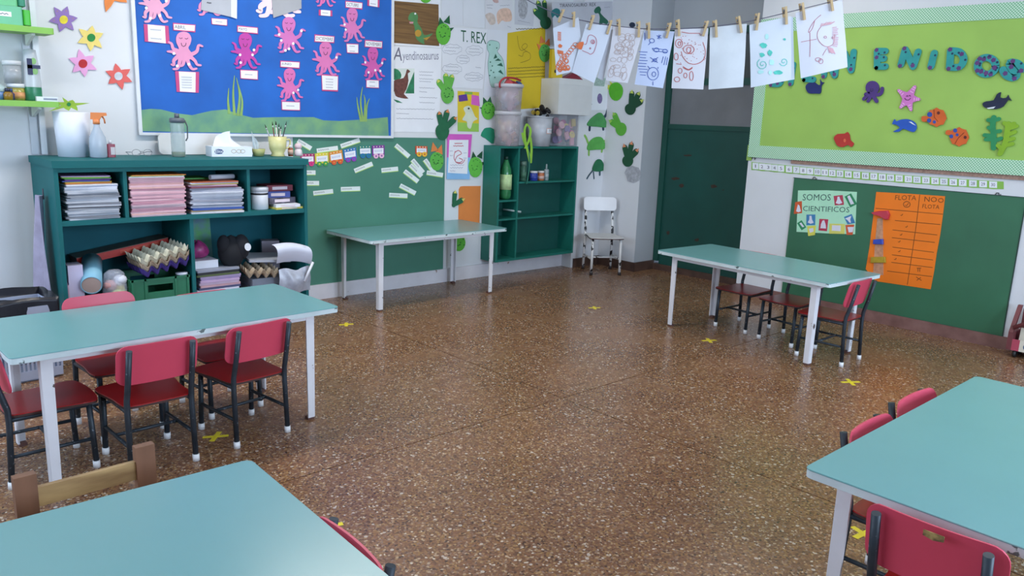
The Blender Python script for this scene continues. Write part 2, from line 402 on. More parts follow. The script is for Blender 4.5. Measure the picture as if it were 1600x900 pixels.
# ============================================================ TABLES AND CHAIRS
def laminate(h):
    M = mat(h, 0.27, 0.045, 1.6); return M
TEAL = laminate('#6d9ea0')
EDGE = mat('#c3d0d2', .55, .1, 8, chips='#5d6b6a', chip=.66, chipscale=16)
LEGW = mat('#dcdbe0', .5, .06, 6, chips='#554a48', chip=.69, chipscale=26)
def table(label, x, y, th, L=1.348, Wd=.634, H=.55, ix=.127, iy=.073):
    t = thing('classroom_table', label, 'table', (x, y, 0), th, group='green laminate classroom tables')
    tb = MB().rbox(-L/2, L/2, -Wd/2, Wd/2, H-.004, H, .022, 4, e=.0015).build('tabletop', TEAL, t)
    MB().rbox(-L/2+.001, L/2-.001, -Wd/2+.001, Wd/2-.001, H-.026, H-.004, .022, 4).build('edge_band', EDGE, tb)
    lx, ly = L/2-ix, Wd/2-iy
    for s in (-1, 1):
        MB().box(-lx, lx, s*(ly+.012)-.008, s*(ly+.012)+.008, H-.056, H-.026).build('apron_rail', LEGW, t)
        MB().box(s*(lx+.012)-.008, s*(lx+.012)+.008, -ly, ly, H-.056, H-.026).build('apron_rail', LEGW, t)
        for r in (-1, 1):
            # angle-iron leg, tapering to the floor
            b = MB(); w = .021
            x0, y0 = s*lx, r*ly
            b.box(x0-w, x0+w, y0+r*w*.55 if r > 0 else y0-w, y0+w if r > 0 else y0-w*.55, .012, H-.026, taper=.78)
            b.box(x0+s*w*.55 if s > 0 else x0-w, x0+w if s > 0 else x0-w*.55, y0-w, y0+w, .012, H-.026, taper=.78)
            lg = b.build('leg', LEGW, t)
            MB().box(x0-w*.74, x0+w*.74, y0-w*.74, y0+w*.74, 0, .014).build('leg_tip', mat('#5d3d37', .7), lg)
    return t
table('green-topped table pushed against the chalkboard under the name cards', 3.744, 5.108, .015, Wd=.622)
table('green-topped table with three red chairs in front of the orange chart', 4.907, 2.741, -1.634)
table('green-topped table in front of the crowded teal shelf unit', 1.196, 3.489, .026)
table('green-topped table with the wooden chair at its end', .50, 1.205, R(88), L=1.34, Wd=.61)
table('green-topped table with a chipped red chair pushed in at its end', 2.622, .588, R(-.5), L=1.325, Wd=.634)
# ---- red steel-tube chair
SEAT = mat('#981419', .3, .1, 7); BACKM = mat('#cf465f', .4, .05, 5); PLYE = mat('#3f2623', .7)
STEEL = mat('#2a333c', .45, .3, 18, metal=.25, chips='#6d7680', chip=.66, chipscale=60); CAP = mat('#e4e4e6', .5, .03)
def make_chair(name, label, cat, P, SM, BM_, TM, CM, group):
    t = thing(name, label, cat, group=group)
    w, dp, sh, ph, bw, b0, b1, r = P['w'], P['d'], P['sh'], P['ph'], P['bw'], P['b0'], P['b1'], P['r']
    # seat: rounded board, dipping gently
    f, k = dp+.03, -dp+.012; hw = w+.028; hr = w+.006
    pts = catmull([(-hw, f-.05), (-hw+.03, f-.008), (0, f+.004), (hw-.03, f-.008), (hw, f-.05), (hr+.006, 0), (hr, k+.03), (hr-.03, k), (0, k-.004), (-hr+.03, k), (-hr, k+.03), (-hr-.006, 0)], 4)
    so = MB().prism(pts, sh-.004, sh+.0, e=.001).build('seat', SM, t)
    MB().prism([(x*.998, y*.998) for x, y in pts], sh-.013, sh-.004).build('plywood_edge', PLYE, so)
    zt, lean = ph, P['lean']
    def ypost(z): return -dp+.01-(z-sh)/(zt-sh)*lean if z > sh else -dp
    for s in (-1, 1):
        x = s*w
        lg = MB().tube([(x, dp, .012), (x*.985, dp-.012, sh-.014)], r, 10).build('leg', TM, t)
        MB().tube([(x, dp, 0), (x, dp-.001, .03)], r*1.22, 10).build('foot_cap', CM, lg)
        lg = MB().tube([(x, -dp, .012), (x*.985, -dp+.012, sh-.04), (x*.985, -dp+.01, sh+.02), (x*.97, ypost(sh+.1), sh+.1), (x*.95, ypost(zt), zt)], r, 10).build('leg', TM, t)
        MB().tube([(x, -dp, 0), (x, -dp+.001, .03)], r*1.22, 10).build('foot_cap', CM, lg)
        MB().tube([(x*.985, -dp+.01, sh-.022), (x*.985, dp-.012, sh-.022)], r*.8, 8).build('seat_rail', TM, t)
        MB().tube([(x*.99, -dp+.006, P['st']), (x*.99, dp-.006, P['st'])], r*.66, 8).build('stretcher', TM, t)
    MB().tube([(-w*.99, .02, P['st']), (w*.99, .02, P['st'])], r*.66, 8).build('stretcher', TM, t)
    # backrest: curved board in front of the posts
    out = []
    hb = bw/2; hh = (b1-b0)/2; rr = min(.04, hh*.5)
    for cx, cz, a in ((hb-rr, hh-rr, 0), (-hb+rr, hh-rr, 90), (-hb+rr, -hh+rr, 180), (hb-rr, -hh+rr, 270)):
        for i in range(6): q = R(a+18*i); out.append((cx+rr*math.cos(q), cz+rr*math.sin(q)))
    nx, nz = 10, 4
    def bf(u, v):
        x = -math.cos(PI*u); z = (v-.5)*2
        xx = x*hb; dd = max(0, abs(xx)-(hb-rr)); lim = hh-(rr-math.sqrt(max(0, rr*rr-dd*dd))); zz = b0+hh+z*lim
        y = ypost(zz)+r+.006+.016*x*x
        return (xx, y, zz)
    b = MB().grid(nx*2, nz, bf, th=(0, -.006, 0)); bo = b.build('backrest', BM_, t)
    return t
PR = dict(w=.128, d=.15, sh=.293, ph=.53, bw=.315, b0=.376, b1=.543, r=.0115, lean=.05, st=.125)
GR = 'red children\'s chairs'
spots = [
 ('red child\'s chair at the table end nearest the waste basket', .667, 3.427, 2),
 ('red child\'s chair with a plain pink-red back pushed under the table beside the end chair', 1.02, 3.27, 92),
 ('red child\'s chair pushed under the table near the corner leg by the yellow cross', 1.446, 3.306, 97),
 ('red child\'s chair tucked behind the table, its back rising before the plastic bag', 1.03, 3.692, -85),
 ('red child\'s chair tucked fully under the table below the green crate', 1.50, 3.69, -85),
 ('red child\'s chair under the table nearest the green door', 5.117, 2.97, 177),
 ('red child\'s chair under the table between two others below the science sign', 5.068, 2.585, 175.5),
 ('red child\'s chair at the table end beside the orange chart', 4.893, 2.205, 90.5),
 ('red child\'s chair behind the table on the chipped chair\'s side, back barely showing', 2.475, .79, -90),
 ('red child\'s chair behind the table, rounded corner of its back rising over the edge', 2.875, .805, -92),
 ('red child\'s chair with a chipped top edge pushed in at the table end', 2.045, .55, 1),
 ('red child\'s chair at the far table end, only the tip of its back showing', 3.34, .62, 181),
 ('red child\'s chair along the table side next to the wooden chair', .66, 1.37, 178),
 ('red child\'s chair along the table side, second from the wooden chair', .652, .98, 179),
]
proto = None
for lb, x, y, a in spots:
    if proto is None:
        proto = make_chair('child_chair', lb, 'chair', PR, SEAT, BACKM, STEEL, CAP, GR); c = proto
        c.location = (x, y, 0); c.rotation_euler = (0, 0, R(a-90))
    else: c = dup(proto, (x, y, 0), R(a-90), lb, GR)
    if 'before the plastic bag' in lb: c.scale = (1, 1, 1.085)
    if 'chipped top' in lb:
        c.scale = (1, 1, 1.04)
        bk = [q for q in c.children if q.name.startswith('backrest')][0]
        MB().grid(6, 2, lambda u, v: (.035-.045*u, -.2045, .541-.018*v*(1-.5*abs(u-.5))), th=(0, .0012, 0)).build('paint_chip', mat('#4a3321', .8, .4, 60, streak='#b39a5e'), bk)
WCH = mat('#d9d8d8', .45, .05, 6, chips='#17161a', chip=.565, chipscale=19)
PW = dict(w=.14, d=.165, sh=.362, ph=.70, bw=.33, b0=.585, b1=.715, r=.0125, lean=.06, st=.15)
wc = make_chair('white_chair', 'white metal chair with peeling paint standing in the corner', 'chair', PW, mat('#d6d4d2', .4, .05, 5, chips='#1d1b1d', chip=.69, chipscale=12), mat('#dedee2', .35, .04, 5, chips='#1d1b1d', chip=.74, chipscale=12), WCH, mat('#2a2326', .6), None)
wc.location = (5.845, 4.985, 0); wc.rotation_euler = (0, 0, R(-124-90))
# ---- wooden chair at the end of the near table
WD = mat('#8a5f45', .6, .25, 10, stretch=(1, 1, .15), streak='#6b4732'); WL = mat('#c3a16d', .55, .2, 16, stretch=(.25, 1, 1.4), streak='#7a5a36')
t = thing('wooden_chair', 'bare wooden chair with a pale slatted back at the near table', 'chair', (.495, 1.87, 0), R(2))
for s in (-1, 1):
    MB().box(s*.138-.024, s*.138+.024, .175, .20, 0, .575).build('leg', WD, t)
    MB().box(s*.138-.02, s*.138+.02, -.13, -.10, 0, .29).build('leg', WD, t)
    MB().box(s*.138-.012, s*.138+.012, -.10, .175, .12, .15).build('stretcher', WD, t)
    MB().box(s*.138-.012, s*.138+.012, -.10, .175, .25, .29).build('seat_rail', WD, t)
MB().box(-.114, .114, .183, .197, .485, .535).build('back_slat', WL, t)
MB().box(-.114, .114, .183, .197, .37, .42).build('back_slat', WL, t)
MB().box(-.114, .114, -.125, -.105, .25, .29).build('seat_rail', WD, t)
for i in range(5): MB().box(-.165, .165, -.14+i*.062, -.14+i*.062+.058, .29, .308).build('seat_slat', WL, t)
# ---- yellow tape crosses on the floor
TAPE = mat('#e0cc2e', .5, .08, 20)
for i, (px, py, a, sz) in enumerate([(541, 507, 20, .05), (929, 481, 10, .05), (1108, 532, 10, .055), (1329, 597, 5, .06), (337, 682, 12, .055), (1349, 834, 30, .055), (514, 822, 20, .05)]):
    p = at(px, py, 'Z', 0)
    lb = ['yellow tape cross on the floor beside the table under the chalkboard', 'yellow tape cross on the open floor before the white chair', 'yellow tape cross on the floor by the row of red chairs', 'yellow tape cross on the floor by the end chair under the orange chart', 'yellow tape cross on the floor between the red chairs and the near table', 'yellow tape cross on the floor under the chipped red chair', 'yellow tape cross on the floor beside the chair along the near table'][i]
    t = thing('tape_cross', lb, 'tape', p, R(a), group='yellow tape crosses on the floor')
    for k, q in enumerate((38, -38)): MB().box(-sz, sz, -.0115, .0115, k*.0003, .0005+k*.0004, M=Matrix.Rotation(R(q), 4, 'Z')).build('tape_strip', TAPE, t)
# ============================================================ BACK WALL: CHALKBOARD, MURAL, FLOWERS, POSTERS
PB = back(YB-.0012)
INK = mat('#4a4c55', .8, .1); INKL = mat('#8d90a0', .8, .1)
PAPER = mat('#e6e8ef', .7, .03, 6); PAPERG = mat('#c9ccd6', .7, .05, 5)
def wob(x0, y0, x1, y1, n=9, a=.7):
    return [(x0+(x1-x0)*i/n, y0+(y1-y0)*i/n+(a if i % 2 else -a)*random.uniform(.3, 1)) for i in range(n+1)]
def pl_at(p, ox, oy, s): return [(ox+x*s, oy+y*s) for x, y in p]
# chalkboard
f = Flat('chalkboard', 'green chalkboard on the wall covered with name cards and a paper train', 'chalkboard', PB, 580, 320)
CHALK = mat('#467f6c', .55, .12, 1.6)
o = f.org
MB().box(2.83-o.x, 4.245-o.x, .118-o.z, 1.256-o.z, 0, .006).build('board_panel', CHALK, f.o)
# mural
f = Flat('ocean_mural', 'large blue painted paper mural of a seabed with octopuses', 'mural', PB, 410, 100)
BLUE = mat('#1c66c4', .75, .2, 3.0, streak='#1857aa')
o = f.org; X0, X1, Z0, Z1 = 1.745, 3.70, 1.25, 2.62
MB().box(X0-o.x, X1-o.x, Z0-o.z, Z1-o.z, 0, .018).build('backing_board', mat('#c9ccd2', .6, .05), f.o)
for a in ((X0, X0+.022, Z0, Z1), (X1-.022, X1, Z0, Z1), (X0+.022, X1-.022, Z0, Z0+.018), (X0+.022, X1-.022, Z1-.02, Z1)):
    MB().box(a[0]-o.x, a[1]-o.x, a[2]-o.z, a[3]-o.z, .018, .026).build('frame_strip', mat('#d8dbe0', .5, .05), f.o)
MB().box(X0+.022-o.x, X1-.022-o.x, Z0+.018-o.z, Z1-.02-o.z, .018, .019).build('blue_paper', BLUE, f.o)
f.pl = back(YB-.019); 
SEAB = mat('#79a878', .75, .2, 9, streak='#5f9080')
f.plate('seabed_paper', [(219, 172), (236, 170), (252, 171), (275, 177), (300, 180), (330, 173), (352, 171), (375, 179), (395, 184), (430, 183), (460, 183), (490, 183), (505, 188), (530, 189), (560, 187), (585, 185), (605.5, 183), (607, 212.5), (500, 210.5), (350, 207.3), (217.5, 204.8)], SEAB, .0015, .0195)
for base, blades in (((372, 182), [((358, 178), (356, 158), (357, 138)), ((366, 180), (364, 145), (366, 118)), ((371, 181), (374, 150), (369, 122)), ((376, 181), (378, 158), (372, 132))]), ((569, 190), [((564, 190), (559, 168), (557, 152)), ((567, 190), (563, 160), (566, 136)), ((571, 190), (573, 165), (577, 154)), ((569, 190), (570, 160), (568, 148))])):
    sw = MB()
    for bl in blades:
        q = bez([f.loc(*p) for p in bl], 4); n = len(q)
        sw.prism(strip2(q, [.022*(1-.85*i/(n-1)) for i in range(n)]), .021, .0224+random.uniform(0, .0006))
    sw.build('seaweed', mat('#86a95f', .7, .15, 20), f.o)
# octopuses glued on the mural
PM = back(YB-.0232)
TENT = [((60, 112), (36, 100), (27, 72), (10, 62)), ((62, 128), (32, 120), (3, 118)), ((140, 138), (178, 118), (190, 82), (213, 86)),
        ((62, 150), (40, 172), (40, 198), (26, 196)), ((78, 160), (72, 198), (62, 220), (38, 224)), ((102, 165), (96, 195), (84, 206)),
        ((120, 162), (136, 204), (154, 224), (177, 221)), ((142, 150), (168, 174), (180, 196), (203, 201))]
def octopus(label, x0, y0, x1, y1, col, face=True, dots=((170, 105), (45, 145), (72, 205), (130, 190))):
    f = Flat('octopus_cutout', label, 'cutout', PM, (x0+x1)/2, (y0+y1)/2, 'paper octopuses on the mural')
    m = mat(col, .7, .05, 8)
    T = lambda x, y: f.loc(x0+(x1-x0)*x/213, y0+(y1-y0)*y/228)
    s = abs(T(100, 0)[0]-T(0, 0)[0])/100
    b = MB()
    b.prism(catmull([T(*p) for p in ((98, -2), (130, 8), (146, 38), (140, 72), (128, 98), (150, 130), (148, 158), (120, 172), (90, 172), (62, 160), (56, 128), (70, 100), (56, 66), (54, 34), (68, 8))], 4), 0, .004)
    for i, t in enumerate(TENT):
        q = bez([T(*p) for p in t], 4); n = len(q)
        band(b, q, [s*(24-12*k/(n-1)) for k in range(n)], 0, .0038+.00002*i)
    b.build('octopus_body', m, f.o)
    if face:
        dk = mat('#5d2a4f', .7)
        P = lambda p: (x0+(x1-x0)*p[0]/213, y0+(y1-y0)*p[1]/228)
        for e in (((72, 34), (80, 40), (92, 36)), ((106, 38), (116, 43), (126, 37))): f.strokes('eye', [[P(p) for p in e]], s*4, dk, .0045)
        f.strokes('mouth', [[P(p) for p in ((84, 66), (88, 82), (98, 88), (110, 82), (114, 66))]], s*4.5, dk, .0045)
    W_ = mat('#eceaf0', .6)
    for dx, dy in dots:
        f.disc('sucker', x0+(x1-x0)*dx/213, y0+(y1-y0)*dy/228, (x1-x0)*9/213, (y1-y0)*9/228, W_, .0015, .004, 10)
octopus('pale pink paper octopus at the mural\'s upper corner above a names card', 217, -27, 270, 35, '#dd9fbe', False)
octopus('pale pink paper octopus smiling under the ABRIL card', 261, 50, 316, 109, '#dc93ba', dots=((40, 130), (60, 205), (130, 195)))
octopus('magenta paper octopus under the MAYO card', 361, 52, 408, 107, '#b53f9d', dots=((160, 108), (62, 140), (150, 140), (66, 190)))
octopus('orchid pink paper octopus without a month card, between MAYO and DICIEMBRE', 429, 27, 476, 82, '#c76fb2', dots=((188, 88), (30, 112), (45, 150), (75, 215), (100, 205), (130, 170)))
octopus('pink paper octopus under the JUNIO card', 433, 107, 474, 158, '#d06cac', dots=((168, 150), (130, 170)))
octopus('pink paper octopus under the DICIEMBRE card', 488, 66, 531.6, 117.5, '#cf72ad', dots=((182, 105),))
octopus('pink paper octopus under the OCTUBRE card', 531.6, 13, 570.7, 65, '#cc74b0', dots=((34, 112), (44, 146)))
octopus('pink paper octopus under the NOVIEMBRE card', 565, 74, 602, 125, '#c458a4', dots=((30, 105), (182, 110), (60, 175), (120, 160), (165, 165)))
octopus('pink paper octopus whose lower arms hang above a single small names card', 490, -44, 525, 10, '#d46aa8', False, ())
octopus('whitish pink paper octopus partly behind a shade-grey sheet', 392, -38, 472, 26, '#ead0da', False, ())
octopus('small pink paper octopus almost hidden behind a folded shade-grey sheet', 303, -36, 352, 24, '#d889b5', False, ())
# month and names cards
def card(label, q, txt=None, side=False, lines=0, dark='#a83f78'):
    cx = sum(p[0] for p in q)/4; cy = sum(p[1] for p in q)/4
    f = Flat('label_card', label, 'card', PM, cx, cy, 'pink-edged cards on the mural')
    f.plate('card_border', q, mat('#c2477f', .7, .05), .0015)
    sx, sy = (.70, .96) if side else (.93, .74 if lines == 0 else .84)
    f.plate('card_paper', [(cx+(x-cx)*sx, cy+(y-cy)*sy) for x, y in q], PAPER, .001, .0015)
    L = lambda u, v: (q[0][0]*(1-u)*(1-v)+q[1][0]*u*(1-v)+q[2][0]*u*v+q[3][0]*(1-u)*v, q[0][1]*(1-u)*(1-v)+q[1][1]*u*(1-v)+q[2][1]*u*v+q[3][1]*(1-u)*v)
    if txt:
        w = min(.86, .1*len(txt)); f.text('lettering', txt, L(.07, .72), L(.07+w, .72), L(.07, .27), INK, .003)
    for i in range(lines):
        v = .28+.5*i/max(1, lines-1) if lines > 1 else .5
        f.strokes('writing', [[L(.25+.5*k/14, v+(.03 if k % 2 else -.03)) for k in range(13)]], .004, INKL, .003)
Q = lambda *a: [(a[i], a[i+1]) for i in (0, 2, 4, 6)]
card('card reading ABRIL above the pale pink octopus', Q(270, 35.5, 305.5, 38.5, 305, 50.5, 270.5, 47.5), 'ABRIL')
card('wide two-line names card with pink side bands below the corner octopus', Q(224.5, 37.5, 263, 40.5, 265, 68.5, 226, 65), None, True, 2)
card('small names card below the folded shade-grey sheet', Q(330, 28, 355, 30, 355, 40.5, 330.5, 38), None, False, 1)
card('card reading MAYO above the magenta octopus', Q(370.5, 39.6, 403, 43, 403, 53.5, 370.5, 50), 'MAYO')
card('names card under the magenta octopus', Q(375, 108.6, 403, 110, 403, 125, 375.5, 123), None, False, 1)
card('tall five-line names card with pink side bands under the ABRIL octopus', Q(273.4, 111, 311, 112.5, 310.5, 145, 276, 143.5), None, True, 5)
card('card reading JUNIO above a pink octopus', Q(437.8, 94.5, 468.5, 96.5, 468, 107.5, 437.5, 105), 'JUNIO')
card('names card under the JUNIO octopus', Q(439.6, 158, 469, 159, 469, 173, 440, 172), None, False, 1)
card('card reading DICIEMBRE above a pink octopus', Q(491.5, 53.7, 522.6, 56.5, 522, 67.5, 491, 65.5), 'DICIEMBRE')
card('squarish names card with four lines under the DICIEMBRE octopus', Q(502, 115.5, 528.5, 117.5, 528, 143, 503, 142), None, False, 4)
card('card reading OCTUBRE above a pink octopus', Q(539.5, .8, 566.6, 4, 566, 15, 539.5, 12), 'OCTUBRE')
card('square names card with two lines under the OCTUBRE octopus', Q(541, 67.7, 560, 68.5, 560, 84, 542, 83), None, False, 2)
card('card reading NOVIEMBRE above a pink octopus', Q(570, 62, 597.5, 64.5, 597, 76, 569.5, 73.5), 'NOVIEMBRE')
card('names card under the NOVIEMBRE octopus', Q(572, 124, 592, 125, 592, 138, 572, 137), None, False, 2)
card('small names card with pink sides above the DICIEMBRE card', Q(498, 15, 519, 16.5, 519, 25.5, 498, 24), None, True, 1)
card('names card with pink sides beside the OCTUBRE card', Q(574, -9, 593, -7, 592.5, 11.5, 574, 9), None, True, 2)
# sheets hanging over the mural; their back-lit shade is painted in as grey
PS = back(YB-.03)
def curl(a, w): return lambda x, y: a*math.sin(x/w*3)+a
f = Flat('paper_sheet', 'folded paper sheet painted back-lit grey hanging over the mural near the ABRIL card', 'paper', PS, 343, 0, 'shade-grey sheets over the mural')
f.plate('sheet', [(319, -60), (360, -60), (361, 26.5), (314, 15.5)], mat('#a9adb7', .7, .08, 5), .001)
f.plate('sheet_flap', [(360, -60), (371, -60), (370, 29.5), (361, 26.5)], mat('#d4d8e4', .7, .05, 5), .001, .001)
f.strokes('writing', [wob(323, 4, 330, 5)], .006, INK, .002)
f = Flat('paper_sheet', 'plain paper sheet painted back-lit grey hanging over the whitish octopus', 'paper', PS, 447, 0, 'shade-grey sheets over the mural')
f.plate('sheet', [(419, -60), (470, -60), (471, 13.5), (427, 28)], mat('#9ea1a8', .7, .06, 5), .001)
# ---- paper flowers
def flower(label, c, tips, col, cc, pl=None, dots=None, wide=.62):
    f = Flat('paper_flower', label, 'flower', pl or PB, c[0], c[1], 'paper flowers on the wall')
    pts = []; n = len(tips)
    for i in range(n):
        a, b = tips[i], tips[(i+1) % n]; mx, my = (a[0]+b[0])/2, (a[1]+b[1])/2
        pts.append(a); vx, vy = c[0]+(mx-c[0])*wide, c[1]+(my-c[1])*wide
        pts.append((a[0]*.35+vx*.65+(a[0]-c[0])*.06, a[1]*.35+vy*.65+(a[1]-c[1])*.06)); pts.append((vx, vy))
        pts.append((b[0]*.35+vx*.65+(b[0]-c[0])*.06, b[1]*.35+vy*.65+(b[1]-c[1])*.06))
    f.plate('petals', pts, mat(col, .75, .05, 14), .004, .003)
    r = min(math.dist(c, t) for t in tips)*.33
    f.disc('flower_centre', c[0], c[1], r, r, mat(cc, .75, .15, 30), .002, .007)
    if dots:
        for t in tips: f.disc('petal_dot', c[0]+(t[0]-c[0])*.66, c[1]+(t[1]-c[1])*.66, 1.3, 1.3, mat(dots, .7), .001, .007, 8)
flower('purple paper flower with a yellow centre', (99, 31), [(105, 10), (121, 28), (115, 47.5), (93, 50), (76, 33), (84, 11)], '#8e72b3', '#dccb3a', dots='#a58090')
flower('pale yellow paper flower with a green centre', (142, 59), [(144, 40), (161, 52), (159, 75), (141, 80), (121, 67), (123, 45)], '#e6d077', '#22853f')
flower('pink paper flower with a red centre', (129, 99.5), [(123, 77), (146, 87), (151, 109), (132.5, 120), (113, 113), (107, 91)], '#e0a0cf', '#b3242f')
flower('coral red paper flower with a grey centre', (184.5, 119), [(180, 99), (203, 108), (206, 128), (191, 140), (169, 131), (164.5, 111)], '#d9615d', '#c3c8d2')
flower('orange paper flower cut by the top of the wall display', (174, -16), [(165, 19), (198, 4), (203, -28), (182, -50), (155, -40), (146, -8)], '#df8240', '#7a4a2a')
# ---- posters right of the mural
def sheet(label, q, m, name='poster', cat='poster', group=None, w=0.0, t=.001):
    cx = sum(p[0] for p in q)/len(q); cy = sum(p[1] for p in q)/len(q)
    f = Flat(name, label, cat, PB, cx, cy, group, w); f.plate('sheet', q, m, t); return f
f = sheet('brown wood-grain poster with a green cartoon dinosaur', Q(609, -9, 688, -3, 689, 75, 610, 70), PAPER, w=.001)
f.plate('wood_grain_paper', Q(612, 1, 685, 7, 686, 72, 614, 67), mat('#86643a', .7, .3, 12, stretch=(.25, 6, 1), streak='#5f4426'), .001, .001)
G1 = mat('#4f8450', .7, .1, 20); YO = mat('#b98d33', .7, .1)
f.plate('dinosaur_print', [(638, 26), (642, 20), (650, 20), (653, 27), (652, 35), (658, 44), (663, 55), (676, 52), (668, 60), (662, 63), (663, 69), (656, 66), (650, 60), (648, 48), (646, 38), (640, 36), (642, 33), (638, 31)], G1, .0005, .002, smooth=3)
f.disc('belly_print', 653, 52, 5, 5.5, YO, .0004, .0026); f.plate('tail_print', [(661, 60), (672, 57), (666, 63)], YO, .0004, .0026)
f.disc('eye_print', 648.5, 21.5, 1.6, 1.6, mat('#efefef', .6), .0003, .0026, 8); f.plate('mouth_print', [(639, 34), (646, 34), (645, 37), (640, 37)], mat('#c98f97', .7), .0003, .0026)
f = sheet('white handwritten poster with a brown long-necked dinosaur picture', Q(611, 72, 690, 76, 686, 207, 611, 206), PAPER)
f.text('lettering', 'A', (614, 94), (628, 95), (616, 73.5), mat('#6e6d80', .8), .0015)
f.text('lettering', 'yendinosaurus', (629, 98.5), (685, 97.5), (629, 80), mat('#7f7d92', .8), .0015)
f.plate('picture', Q(613, 107, 647.5, 107, 647, 146, 613, 146), mat('#d9e2dd', .7, .1), .0004, .001)
DG = mat('#2a7a55', .7, .3, 25)
f.plate('leaf_print', [(613, 108), (622, 109), (627, 117), (624, 124), (613, 124)], DG, .0004, .0014, smooth=2); f.plate('leaf_print', [(633, 146), (647, 112), (647, 146)], DG, .0004, .0014)
f.plate('dinosaur_print', [(613, 129), (620, 124), (630, 122), (634, 114), (636, 108), (641, 112), (637, 115), (638, 126), (635, 139), (631, 147), (638, 154), (626, 153), (618, 150), (616, 143), (613, 142)], mat('#6b3f38', .7, .3, 40), .0004, .002, smooth=2)
f.plate('grass_print', [(614, 155), (622, 157), (629, 161), (620, 160)], DG, .0004, .002)
f.strokes('writing', [wob(655, y, 655+w, y+1, 12, .5) for y, w in ((112, 22), (117, 20), (123, 22), (127, 18), (137, 24), (143, 12), (152, 28), (160, 24))]+[wob(619, y, 619+w, y+1, 22, .6) for y, w in ((170, 60), (177, 20), (185, 58))], .003, INKL, .0015)
f = sheet('large white handwritten sheet titled T. REX', Q(689, 42, 762, 46, 754, 139, 692, 136), mat('#dfe1e8', .7, .03, 5), w=.0012)
f.text('lettering', 'T. REX', (720, 65), (759.5, 69), (720, 47), mat('#1d5a40', .7), .002)
f.strokes('writing', [wob(x, y, x+w, y+1, 10, .6) for x, y, w in ((696, 74, 22), (694, 79, 18), (733, 76, 16), (732, 81, 18), (717, 90, 14), (718, 95, 12), (696, 104, 20), (695, 110, 22), (728, 117, 22), (729, 122, 20), (743, 105, 8), (745, 120, 8))], .003, INKL, .002)
f.strokes('cloud_outline', [[(x+rx*math.cos(t*PI/9)*(1+.07*(t % 2)), y+ry*math.sin(t*PI/9)*(1+.2*(t % 2))) for t in range(19)] for x, y, rx, ry in ((706, 77, 15, 7), (741, 79, 13, 7), (723, 93, 10, 6), (706, 108, 15, 7), (740, 120, 14, 6))], .0025, INKL, .002)
f = sheet('pale spotted dinosaur drawing beside the T. REX sheet', [(762, 46), (793, 48), (790, 150), (755, 150)], mat('#d7dae2', .7, .03, 5), w=.0005, name='dinosaur_drawing', cat='drawing')
f.plate('dinosaur_print', [(761, 68), (766, 63), (779, 66), (780, 75), (777, 81), (786, 94), (789, 121), (780, 133), (768, 136), (764, 121), (762, 100), (764, 84), (761, 77)], mat('#a9cfc6', .7, .06), .0005, .001, smooth=3)
f.strokes('outline', [catmull([(761, 68), (766, 63), (779, 66), (780, 75), (777, 81), (786, 94), (789, 121), (780, 133), (768, 136), (764, 121), (762, 100), (764, 84), (761, 77), (761, 68)], 3)[:-3]], .003, mat('#2b4a44', .8), .002)
DK = mat('#27604e', .7)
for a in (((771, 92), (774, 84), (777, 90)), ((773, 95), (783, 95), (778, 91)), ((776, 102), (786, 104), (783, 98)), ((778, 112), (787, 117), (782, 109))): f.plate('stripe_print', list(a), DK, .0004, .0016)
for a in ((766, 97), (769, 103), (767, 110), (771, 113), (765, 118), (773, 121), (776, 75), (765, 70)): f.disc('spot_print', *a, 1, 1.2, DK, .0004, .0016, 7)
sheet('plain white sheet above the T. REX sheet, beside the wood-grain poster', Q(690, -60, 722, -60, 723, 40, 690, 38), mat('#d5d8e0', .7, .03, 4), 'paper_sheet', 'paper', 'plain white sheets above the T. REX sheet')
sheet('plain white sheet above the T. REX sheet, beside the animal sketch', Q(723, -60, 757, -60, 757, 44, 724, 41), mat('#d8dbe2', .7, .03, 4), 'paper_sheet', 'paper', 'plain white sheets above the T. REX sheet')
f = sheet('sheet with a peach-coloured animal sketch above the yellow poster', Q(758, -60, 802, -60, 799, 46, 758, 47), mat('#d5d5db', .7, .03, 4), 'drawing_sheet', 'drawing')
f.plate('animal_print', [(778, 38), (776, 22), (782, 14), (794, 13), (799, 20), (799, 32), (790, 34), (784, 32)], mat('#d9b7a4', .7, .15, 30), .0004, .001, smooth=3)
f.plate('animal_print', [(758, 24), (766, 20), (773, 25), (774, 36), (768, 39), (764, 36)], mat('#c9b9b0', .7, .15, 30), .0004, .001, smooth=3)
f.plate('animal_print', [(769, -2), (776, -3), (779, 4), (772, 4)], mat('#bf9e9a', .7, .2), .0004, .001, smooth=2)
f.strokes('writing', [wob(760, 8, 770, 8), wob(761, 12, 769, 13), wob(781, 9, 796, 8), wob(793, 41, 798, 43, 4)], .003, INKL, .0015)
f = sheet('grey sheet with a faint upright figure above the yellow poster', Q(805, -60, 840, -60, 833, 41, 804, 38), mat('#c4c6ce', .7, .04, 4), 'drawing_sheet', 'drawing')
f.plate('figure_print', [(810, 2), (816, -4), (824, 4), (823, 22), (818, 30), (811, 24)], mat('#a7a8ae', .7, .3, 40), .0004, .001, smooth=3)
f.strokes('writing', [wob(809, 32, 828, 36)], .003, INKL, .0015)
f = sheet('bright yellow handwritten poster with a sketched long-necked dinosaur', Q(791, 52, 852, 42, 851, 168, 792, 172), mat('#d0b41f', .65, .06, 4))
SKT = mat('#7f6d1e', .8)
f.strokes('sketch_outline', [bez([(808, 56), (810, 70), (813, 78), (818, 78), (824, 72), (820, 68), (815, 74), (822, 80), (828, 84), (828, 92), (820, 96), (813, 98)], 4), bez([(810, 86), (816, 88), (818, 82), (824, 80)], 4)], .0045, SKT, .0015)
